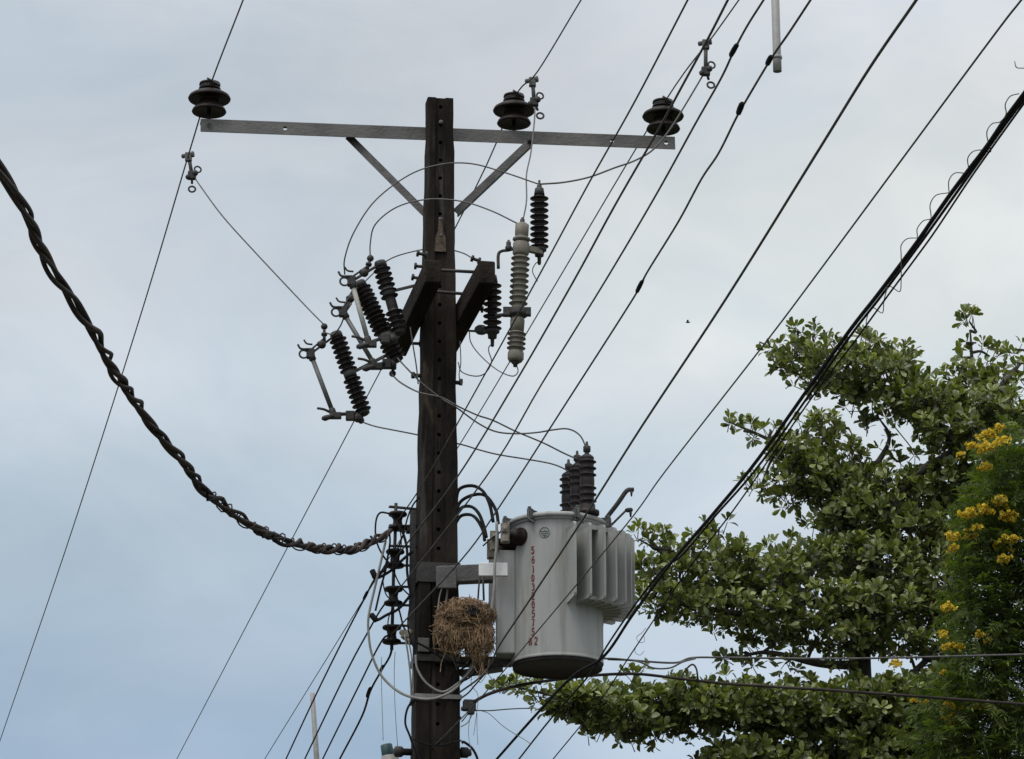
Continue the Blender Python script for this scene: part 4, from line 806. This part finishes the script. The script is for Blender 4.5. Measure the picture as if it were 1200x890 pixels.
Yt = 24.0; b = MB(); b.lathe(P(366, 812, Yt), P(371.5, 896, Yt) - P(366, 812, Yt), [(.012, 0), (.017, .004), (.020, .5), (.026, 6.2)], 10)
tag(b.build('thin_post', M['pipe'], None, P(366, 812, Yt)), 'thin pale grey post rising at the bottom edge left of the pole', 'post')
Yt = 17.2; cp = thing('capped_post', 'pale post with a tilted dark teal cap at the bottom edge left of the pole', 'post', P(456, 900, Yt))
b = MB(); b.lathe(P(457, 886, Yt), (.06, 0, -1), [(.04, 0), (.045, .004), (.045, 4.9)], 16); b.build('stem', M['pipe'], cp)
b = MB(); b.lathe(P(455, 886, Yt), (-.2, 0, 1), [(.032, -.006), (.034, 0), (.031, .055), (.027, .06)], 12); b.build('cap', M['teal'], cp, bevel=.0)
# bird far off
bc = P(806, 378, 170); b = MB()
b.lathe(bc, (1, .2, .1), [(.005, -.13), (.03, -.08), (.05, 0), (.035, .07), (.03, .10), (.008, .14)], 8)
bd = thing('bird', 'tiny far-off bird, a dark speck in the open sky', 'bird', bc); b.build('body', M['iron'], bd)
for s_ in (-1, 1):
    b = MB(); b.add([bc + Vector((.05, 0, .02)), bc + Vector((-.05, 0, .02)), bc + Vector((-.06, s_ * .16, .09)), bc + Vector((.04, s_ * .14, .09)), bc + Vector((-.05, s_ * .28, .05))], [(0, 1, 2, 3), (3, 2, 4)]); b.build('wing', M['iron'], bd)

# ------------------------------------------------------------------ broadleaf tree
def mesh_np(name, V, Fq, tone, m, parent, org, smooth=False):
    me = bpy.data.meshes.new(name); nv, nf = len(V), len(Fq)
    me.vertices.add(nv); me.vertices.foreach_set('co', (V - np.array(org)).astype(np.float32).ravel())
    me.loops.add(nf * Fq.shape[1]); me.loops.foreach_set('vertex_index', Fq.astype(np.int32).ravel())
    me.polygons.add(nf); me.polygons.foreach_set('loop_start', np.arange(0, nf * Fq.shape[1], Fq.shape[1], dtype=np.int32))
    me.update(calc_edges=True)
    a = me.attributes.new('tone', 'FLOAT', 'POINT'); a.data.foreach_set('value', tone.astype(np.float32))
    me.polygons.foreach_set('use_smooth', np.ones(nf, dtype=bool)) if smooth else None
    me.materials.append(m); o = bpy.data.objects.new(name, me); sc.collection.objects.link(o); o.parent = parent; return o
# obovate leaf: base at origin, pointing +x, upper side +z, folded and curved
LV = np.array([[0, 0, 0], [.22, -.07, .012], [.22, .07, .012], [.55, -.215, .05], [.55, 0, .0], [.55, .215, .05], [.85, -.20, .03], [.85, 0, -.025], [.85, .20, .03], [1.0, 0, -.07]])
LF = np.array([[0, 1, 4, 2], [1, 3, 4, 4], [2, 4, 5, 5], [3, 6, 7, 4], [4, 7, 8, 5], [6, 9, 7, 7], [7, 9, 8, 8]])
LT = []
for q in LF:
    q = list(q)
    if q[2] == q[3]: LT.append(q[:3])
    else: LT += [[q[0], q[1], q[2]], [q[0], q[2], q[3]]]
LT = np.array(LT)
BL = [ # px, py, rx, ry, Y, density
 (909, 412, 14, 9, 21.5, 1), (930, 420, 26, 15, 21.4, 1), (935, 387, 9, 7, 21.3, 1.1), (952, 394, 13, 9, 21.3, 1), (975, 400, 9, 7, 21.4, .7), (965, 432, 34, 20, 21.3, 1), (1000, 440, 34, 26, 21.2, 1), (1012, 408, 26, 16, 21.3, .8), (1035, 445, 36, 26, 21.1, 1), (1048, 420, 26, 16, 21.3, .8), (1060, 470, 36, 24, 21, 1), (1075, 452, 30, 20, 21.3, .9), (1095, 480, 38, 26, 20.9, 1), (1115, 506, 36, 20, 20.8, 1),
 (1136, 377, 12, 11, 21.2, 1.4), (1144, 402, 13, 9, 21.2, .9), (1130, 420, 14, 9, 21.2, .9), (1160, 418, 14, 12, 21.3, .8), (1190, 410, 14, 10, 21.3, .8), (1128, 448, 28, 16, 21.2, .9), (1166, 452, 26, 20, 21.1, .8), (1195, 440, 18, 18, 21.2, .8), (1145, 480, 34, 24, 20.9, 1), (1180, 490, 34, 28, 20.8, 1), (1150, 520, 34, 22, 20.7, 1),
 (1000, 474, 13, 18, 21.2, 1), (1016, 499, 9, 6, 21.2, .7), (985, 458, 12, 10, 21.2, .8),
 (857, 496, 6, 4, 20.9, 1), (878, 507, 13, 10, 20.9, 1), (902, 504, 11, 9, 21, .9), (935, 508, 18, 10, 21, .9), (968, 503, 22, 16, 21, 1), (925, 533, 28, 18, 21, 1), (893, 566, 24, 10, 20.9, 1), (950, 555, 38, 26, 21, 1), (990, 545, 32, 24, 21.1, .9), (985, 580, 42, 28, 21, 1), (925, 575, 30, 14, 21, 1), (1040, 520, 13, 9, 21.2, .9), (1062, 538, 16, 10, 21.2, .6), (1088, 522, 12, 9, 21.2, .8), (1035, 575, 38, 24, 21.1, .9), (1020, 608, 46, 26, 21, 1), (1075, 585, 38, 30, 21.1, 1), (1115, 565, 34, 34, 21, 1), (1070, 630, 48, 30, 21, 1), (975, 612, 30, 14, 21, .9), (1125, 620, 44, 40, 21, 1), (1165, 580, 40, 50, 21, 1),
 (750, 630, 9, 9, 20.3, 1.3), (772, 633, 15, 10, 20.3, 1), (790, 645, 20, 14, 20.3, 1), (818, 625, 18, 9, 20.4, .9), (843, 618, 14, 8, 20.4, .8), (830, 650, 30, 18, 20.4, 1), (868, 655, 28, 16, 20.5, .9), (765, 668, 24, 15, 20.2, .9), (800, 682, 36, 18, 20.3, 1), (850, 688, 40, 20, 20.4, 1), (900, 680, 38, 22, 20.5, 1), (940, 660, 40, 22, 20.7, 1), (915, 642, 22, 10, 20.7, .7), (990, 655, 42, 26, 20.8, 1), (1035, 668, 46, 30, 20.8, 1), (770, 705, 28, 14, 20.2, 1), (815, 714, 34, 16, 20.2, 1), (860, 722, 36, 18, 20.3, 1), (905, 728, 40, 20, 20.4, 1), (955, 712, 44, 24, 20.5, 1), (1005, 712, 46, 26, 20.6, 1), (1060, 715, 48, 30, 20.7, 1), (1105, 690, 40, 40, 20.8, 1), (955, 748, 36, 12, 20.5, .9), (1000, 750, 38, 14, 20.6, .8), (1050, 755, 40, 14, 20.6, .8), (895, 752, 26, 10, 20.4, .9), (880, 775, 20, 9, 20.4, .9), (850, 770, 9, 7, 20.4, .8), (920, 778, 22, 8, 20.4, .8), (985, 775, 22, 9, 20.5, .8), (1095, 760, 30, 18, 20.7, 1),
 (588, 803, 11, 7, 19.9, 1.1), (610, 806, 18, 9, 19.9, 1.1), (638, 814, 22, 12, 19.9, 1.1), (668, 822, 26, 16, 19.9, 1), (700, 832, 30, 20, 19.9, 1), (690, 806, 24, 8, 20, .8), (735, 815, 24, 14, 20, 1), (748, 790, 18, 8, 20.1, .8), (735, 845, 32, 18, 19.9, 1), (775, 830, 34, 22, 20, 1), (820, 832, 38, 22, 20, 1), (865, 832, 38, 22, 20.1, 1), (910, 835, 40, 24, 20.2, 1), (960, 835, 42, 24, 20.3, 1), (1010, 838, 44, 26, 20.4, 1), (1060, 845, 44, 30, 20.5, 1), (800, 806, 26, 9, 20, .8), (850, 808, 32, 9, 20.1, .8), (900, 806, 34, 8, 20.2, .8), (950, 806, 36, 8, 20.3, .8), (1000, 805, 26, 9, 20.3, .8), (1050, 812, 40, 12, 20.4, .9), (690, 858, 18, 8, 19.9, .7), (770, 858, 30, 10, 20, .9), (815, 862, 22, 8, 20, .7), (1110, 820, 40, 40, 20.6, 1),
 (868, 882, 30, 12, 20.1, .8), (915, 876, 34, 14, 20.2, .9), (970, 880, 40, 16, 20.3, 1), (1030, 884, 44, 18, 20.4, 1), (1090, 885, 44, 22, 20.5, 1), (850, 905, 40, 14, 20.1, 1), (930, 910, 50, 20, 20.2, 1), (1020, 920, 60, 24, 20.3, 1), (1110, 920, 60, 24, 20.5, 1)]
tbase = P(1030, 1000, 20.9); tbase.z = 0
tree = thing('broadleaf_tree', 'spreading green tree with tiered branches of thick oval leaves at right', 'tree', tbase)
tk = [tbase, P(1032, 940, 20.9), P(1014, 845, 20.8), P(1008, 780, 20.8), P(1015, 690, 20.9), P(1040, 610, 21), P(1075, 555, 21)]
tks = smooth_path(tk, 8); b = MB(); b.tube(tks, [.15 - .125 * (i / (len(tks) - 1)) ** .6 for i in range(len(tks))], 10); trunk = b.build('trunk', M['bark'], tree)
limbs = [[(1075, 555, 21), (1120, 525, 20.9), (1100, 500, 21), (1055, 478, 21.1), (1000, 446, 21.2), (945, 425, 21.4), (890, 401, 21.5)],
         [(1120, 525, 20.9), (1150, 480, 21), (1140, 430, 21.2), (1137, 388, 21.2)], [(1150, 480, 21), (1180, 445, 21.1), (1205, 415, 21.3)],
         [(1040, 610, 21), (1000, 570, 21), (955, 545, 21), (900, 515, 20.95), (855, 495, 20.9)], [(1015, 690, 20.9), (985, 600, 21), (1030, 540, 21.2), (1042, 512, 21.2), (1030, 490, 21.2)],
         [(1008, 740, 20.8), (950, 700, 20.6), (880, 680, 20.5), (810, 665, 20.35), (748, 632, 20.3)], [(950, 700, 20.6), (890, 720, 20.4), (820, 712, 20.25), (765, 702, 20.2)],
         [(1012, 840, 20.8), (940, 840, 20.3), (850, 838, 20.1), (760, 832, 20), (680, 822, 19.9), (585, 801, 19.9)], [(1014, 845, 20.8), (1060, 800, 20.6), (1110, 740, 20.8), (1130, 650, 21)],
         [(1020, 870, 20.8), (960, 890, 20.4), (870, 895, 20.1)], [(1020, 870, 20.8), (1080, 880, 20.5), (1130, 900, 20.5)], [(1008, 780, 20.8), (960, 778, 20.6), (900, 765, 20.4), (860, 772, 20.4)]]
LP = []
for lm in limbs:
    p = smooth_path([P(*q) for q in lm], 8); r0 = .034; b = MB(); b.tube(p, [r0 * (1 - .85 * i / (len(p) - 1)) for i in range(len(p))], 7); b.build('branch', M['bark'], trunk); LP += p
LPn = np.array([list(q) for q in LP])
tw_b = MB(); Vs, Ts, Fs = [], [], []; cnt = 0; ros = []
for (px, py, rx, ry, Y, dn) in BL:
    c = P(px, py, Y); s_ = 1 / PXM(Y, c.z); ax_, az_ = rx * s_, ry * s_; ay_ = min(1.4 * max(ax_, az_), .36) + .03
    i = int(np.argmin(((LPn - np.array(c)) ** 2).sum(1))); q = LP[i]
    md = q.lerp(c, .5) + Vector((random.gauss(0, .03), random.gauss(0, .03), random.gauss(0, .03)))
    if (q - c).length > .03: tw_b.tube(smooth_path([q, md, c], 3), [.011, .0105, .010, .009, .008, .007, .006], 5)
    n = max(4, int(math.pi * rx * ry / 250 * (6.6 if rx * ry > 350 else 3.2) * dn * (1.9 if py > 780 and rx > 25 else 1)))
    for _ in range(n):
        d_ = rng.normal(size=3); d_ /= np.linalg.norm(d_); rr = rng.uniform(.25, 1) ** .5 if rng.random() > .09 else rng.uniform(1, 1.32)
        pos = c + Vector((d_[0] * ax_ * rr, d_[1] * ay_ * rr, d_[2] * az_ * rr)); ros.append((pos, Vector(d_), c))
leaf_pool = []
for (pos, d_, c) in ros:
    up = (Vector((0, 0, 1)) * rng.uniform(.5, 1.3) + d_ * .9 + Vector(rng.normal(size=3)) * .35).normalized()
    st_ = pos - up * rng.uniform(.03, .07)
    tw_b.tube([c.lerp(st_, .55) if rng.random() < .35 else st_ - up * .03, st_, pos], [.004, .0032, .0028], 3, False)
    x = up.orthogonal().normalized(); y = up.cross(x); k = rng.integers(6, 10); a0 = rng.uniform(0, 6.28); tone0 = rng.normal(.42, .16)
    for j in range(k):
        a = a0 + j * 2.4; op = R(rng.uniform(28, 82)) if j > 1 else R(rng.uniform(5, 35))
        dr = (up * math.cos(op) + (x * math.cos(a) + y * math.sin(a)) * math.sin(op)).normalized()
        side = dr.cross(up); side = side.normalized() if side.length > 1e-3 else x; nz_ = side.cross(dr)
        l = rng.uniform(.040, .080); roll = rng.normal(0, .35); s2 = side * math.cos(roll) + nz_ * math.sin(roll); n2 = nz_ * math.cos(roll) - side * math.sin(roll)
        leaf_pool.append((pos + dr * .008, dr, s2, n2, l, rng.uniform(.85, 1.2), min(1, max(0, tone0 + rng.normal(0, .2)))))
# the 300 leaves that stand nearest the viewer are objects of their own
order = sorted(range(len(leaf_pool)), key=lambda i: leaf_pool[i][0].y / leaf_pool[i][4])
def inframe(p):
    q = cam.matrix_world.inverted() @ p if False else None
    d = p - Vector((0, 0, EYE)); f = d.y * math.cos(PITCH) + d.z * math.sin(PITCH); u_ = -d.y * math.sin(PITCH) + d.z * math.cos(PITCH)
    return 0 < 600 + F * d.x / f < 1060 and 0 < 445 - F * u_ / f < 885
single = []
for i in order:
    if inframe(leaf_pool[i][0]): single.append(i)
    if len(single) == 300: break
ss = set(single)
rest = [q for i, q in enumerate(leaf_pool) if i not in ss]
Bp = np.array([list(q[0]) for q in rest]); D = np.array([list(q[1]) for q in rest]); S2 = np.array([list(q[2]) for q in rest]); N2 = np.array([list(q[3]) for q in rest]); Ls = np.array([q[4] for q in rest]); Ws = np.array([q[5] for q in rest]); To = np.array([q[6] for q in rest])
n = len(rest)
V = Bp[:, None, :] + Ls[:, None, None] * (LV[None, :, 0, None] * D[:, None, :] + (LV[None, :, 1, None] * Ws[:, None, None]) * S2[:, None, :] + LV[None, :, 2, None] * rng.uniform(-.2, 2.8, n)[:, None, None] * N2[:, None, :])
Fq = (LT[None] + (np.arange(n) * len(LV))[:, None, None]).reshape(-1, 3)
o = mesh_np('foliage', V.reshape(-1, 3), Fq, np.repeat(To, len(LV)), M['leaf'], tree, tbase, True); o['kind'] = 'stuff'
tones = np.linspace(.25, .7, 6); lm_ = []
for tv in tones:
    me = bpy.data.meshes.new('leaf'); me.from_pydata([tuple(q) for q in LV], [], [tuple(q) for q in LT]); a = me.attributes.new('tone', 'FLOAT', 'POINT'); a.data.foreach_set('value', [float(tv)] * len(LV)); me.polygons.foreach_set('use_smooth', [True] * len(LT)); me.materials.append(M['leaf']); lm_.append(me)
for i in single:
    p, dr, s2, n2, l, w_, tn = leaf_pool[i]
    o = bpy.data.objects.new('leaf', lm_[int(np.argmin(abs(tones - tn)))]); sc.collection.objects.link(o); o.parent = tree
    Mx = Matrix.Identity(4)
    for r_ in range(3): Mx[r_][0] = dr[r_] * l; Mx[r_][1] = s2[r_] * l * w_; Mx[r_][2] = n2[r_] * l; Mx[r_][3] = p[r_] - tbase[r_]
    o.matrix_local = Mx
o = tw_b.build('twigs', M['bark'], tree); o['kind'] = 'stuff'
for pts, lb in (([(1040, 490), (1052, 505), (1068, 525), (1078, 540)], 21.2), ([(1026, 458), (1022, 475), (1024, 492)], 21.3), ([(973, 400), (962, 396)], 21.3), ([(755, 640), (752, 660), (750, 690)], 20.3)):
    b = MB(); b.tube(smooth_path([P(x, y, lb) for x, y in pts], 4), .004, 5); b.build('bare_twig', M['bark'], tree)

# ------------------------------------------------------------------ yellow flowering tree
YF = 18.4
fb = P(1185, 1050, YF); fb.z = 0
ft = thing('flowering_tree', 'feathery dark green tree with yellow flower clusters at the right edge', 'tree', fb)
fk = smooth_path([fb, P(1185, 980, YF), P(1175, 850, YF), P(1178, 720, YF), P(1172, 600, YF), P(1185, 515, YF)], 6); b = MB(); b.tube(fk, [.05 - .044 * (i / (len(fk) - 1)) ** .5 for i in range(len(fk))], 8); b.build('trunk', M['bark'], ft)
FB = [(1192, 512, 18, 16), (1178, 540, 26, 18), (1195, 560, 28, 26), (1160, 572, 22, 18), (1150, 600, 22, 22), (1182, 605, 32, 32), (1140, 632, 18, 18), (1160, 645, 34, 30), (1196, 655, 30, 34), (1140, 672, 20, 18), (1150, 700, 30, 26), (1190, 705, 34, 32), (1128, 718, 18, 16), (1160, 745, 34, 26), (1200, 755, 30, 30), (1135, 760, 18, 16), (1150, 790, 32, 22), (1190, 800, 34, 30), (1105, 800, 22, 12), (1120, 830, 34, 16), (1165, 835, 38, 26), (1200, 850, 30, 30), (1095, 862, 28, 14), (1135, 870, 40, 20), (1180, 885, 40, 22), (1110, 890, 36, 14), (1150, 910, 60, 20), (1085, 828, 14, 8), (1230, 700, 20, 120), (1230, 560, 16, 40)]
LFV = np.array([[0, 0, 0], [.35, -.13, .015], [.45, 0, 0], [.35, .13, .015], [1, 0, -.06]]); LFT = np.array([[0, 1, 2], [0, 2, 3], [1, 4, 2], [2, 4, 3]])
BP, DD, SS, NN, LL, TT_ = [], [], [], [], [], []
rb = MB()
for (px, py, rx, ry) in FB:
    for Yb in (YF - .12, YF + .28):
        c = P(px, py, Yb); s_ = 1 / PXM(Yb, c.z); n = max(6, int(math.pi * rx * ry / 250 * 8))
        for _ in range(n):
            d_ = rng.normal(size=3); d_ /= np.linalg.norm(d_); rr = rng.uniform(.15, 1) ** .5
            pos = c + Vector((d_[0] * rx * s_ * rr, d_[1] * .22 * rr, d_[2] * ry * s_ * rr)); ax = Vector((d_[0] * .8 + rng.normal() * .4, d_[1] * .8 + rng.normal() * .4 - .15, rng.normal() * .4 + .15)).normalized()
            l = rng.uniform(.07, .15); up = Vector((0, 0, 1)) + Vector(rng.normal(size=3)) * .35; side = ax.cross(up).normalized(); up = side.cross(ax)
            tip = pos + ax * l - Vector((0, 0, l * .3)); rb.tube([pos, pos + ax * l * .55, tip], [.0018, .0015, .001], 3, False)
            tn = rng.normal(.45, .2); k = 5
            for j in range(k + 1):
                for sg in (-1, 1):
                    if j == k and sg == 1: continue
                    f_ = .2 + .8 * j / k; q = pos + ax * l * f_ - Vector((0, 0, l * .3 * f_ * f_))
                    dr = (ax * .55 + side * sg * (.85 if j < k else 0) - Vector((0, 0, .35)) + Vector(rng.normal(size=3)) * .12).normalized()
                    sd_ = dr.cross(up); sd_ = sd_.normalized() if sd_.length > 1e-3 else side
                    BP.append(list(q)); DD.append(list(dr)); SS.append(list(sd_)); NN.append(list(sd_.cross(dr))); LL.append(rng.uniform(.034, .058)); TT_.append(min(1, max(0, tn + rng.normal(0, .1))))
BP, DD, SS, NN, LL, TT_ = map(np.array, (BP, DD, SS, NN, LL, TT_)); n = len(BP)
V = BP[:, None, :] + LL[:, None, None] * (LFV[None, :, 0, None] * DD[:, None, :] + LFV[None, :, 1, None] * SS[:, None, :] + LFV[None, :, 2, None] * NN[:, None, :])
o = mesh_np('foliage', V.reshape(-1, 3), (LFT[None] + (np.arange(n) * 5)[:, None, None]).reshape(-1, 3), np.repeat(TT_, 5), M['leaf2'], ft, fb, True); o['kind'] = 'stuff'
o = rb.build('leaf_stalks', M['bark'], ft); o['kind'] = 'stuff'
# flower clusters
def cluster(nf):
    vs_, fs_, ts_ = [], [], []
    for i in range(nf):
        d = rng.normal(size=3); d /= np.linalg.norm(d); d[2] = abs(d[2]) * .8 + d[2] * .2; c = Vector(d) * rng.uniform(.012, .042); dr = (Vector(d) + Vector(rng.normal(size=3)) * .4).normalized(); x = dr.orthogonal().normalized(); y = dr.cross(x); r0, r1, l = .004, rng.uniform(.011, .017), rng.uniform(.018, .028); tn = rng.uniform(0, 1); bse = len(vs_)
        for (r_, h_) in ((r0 * .6, 0), (r0 * 1.5, .6 * l)):
            for j in range(5): a = j * 1.2566; vs_.append(c + (x * math.cos(a) + y * math.sin(a)) * r_ + dr * h_); ts_.append(tn * .7)
        for j in range(5):
            for da, rr_, hh_ in ((-.5, r1 * .85, .95 * l), (0, r1, 1.0 * l), (.5, r1 * .85, .95 * l)):
                a = j * 1.2566 + da; vs_.append(c + (x * math.cos(a) + y * math.sin(a)) * rr_ + dr * (hh_ + rng.normal() * .0015)); ts_.append(tn)
        for j in range(5):
            k = (j + 1) % 5; fs_ += [(bse + j, bse + k, bse + 5 + k), (bse + j, bse + 5 + k, bse + 5 + j)]
            p0 = bse + 10 + 3 * j; fs_ += [(bse + 5 + j, p0, p0 + 1), (bse + 5 + j, p0 + 1, p0 + 2)]; fs_.append((bse + 5 + j, p0 + 2, bse + 5 + k))
    return np.array([list(v) for v in vs_]), np.array(fs_), np.array(ts_)
FC = [(1172, 502, 1.1), (1140, 524, .9), (1152, 528, 1.1), (1164, 527, 1), (1156, 548, .9), (1160, 590, 1.1), (1174, 588, 1), (1154, 602, 1), (1136, 606, 1.1), (1143, 622, 1.1), (1122, 629, 1), (1118, 644, .8), (1183, 609, 1), (1174, 634, 1.1), (1185, 642, 1), (1175, 658, .9), (1111, 714, 1), (1106, 743, .8), (1114, 756, .9), (1124, 760, .7), (1052, 782, .8), (1106, 789, .5), (1150, 744, .7), (1073, 822, .6), (1086, 823, .5), (1111, 830, 1), (1132, 831, 1), (1152, 828, .9)]
protos = []
FC = [(px + rng.normal(0, 5) * k, py + rng.normal(0, 5) * k, s_ * rng.uniform(.62, .98)) for px, py, s_ in FC for k in ((0, 1.2) if s_ > .65 else (0,))]
for i, (px, py, s_) in enumerate(FC):
    p = P(px, py, YF - .34 + (.13 if py > 770 else 0))
    if i < 4:
        v_, f_, t_2 = cluster(22); o = mesh_np('flower_cluster', v_, f_, t_2, M['petal'], ft, (0, 0, 0)); protos.append(o)
    else: o = protos[i % 4].copy(); sc.collection.objects.link(o)
    o.location = p - fb + Vector((0, rng.uniform(-.06, .1), 0)); o.rotation_euler = (rng.uniform(-.4, .4), rng.uniform(-.4, .4), rng.uniform(0, 6.28)); o.scale = (s_, s_, s_)
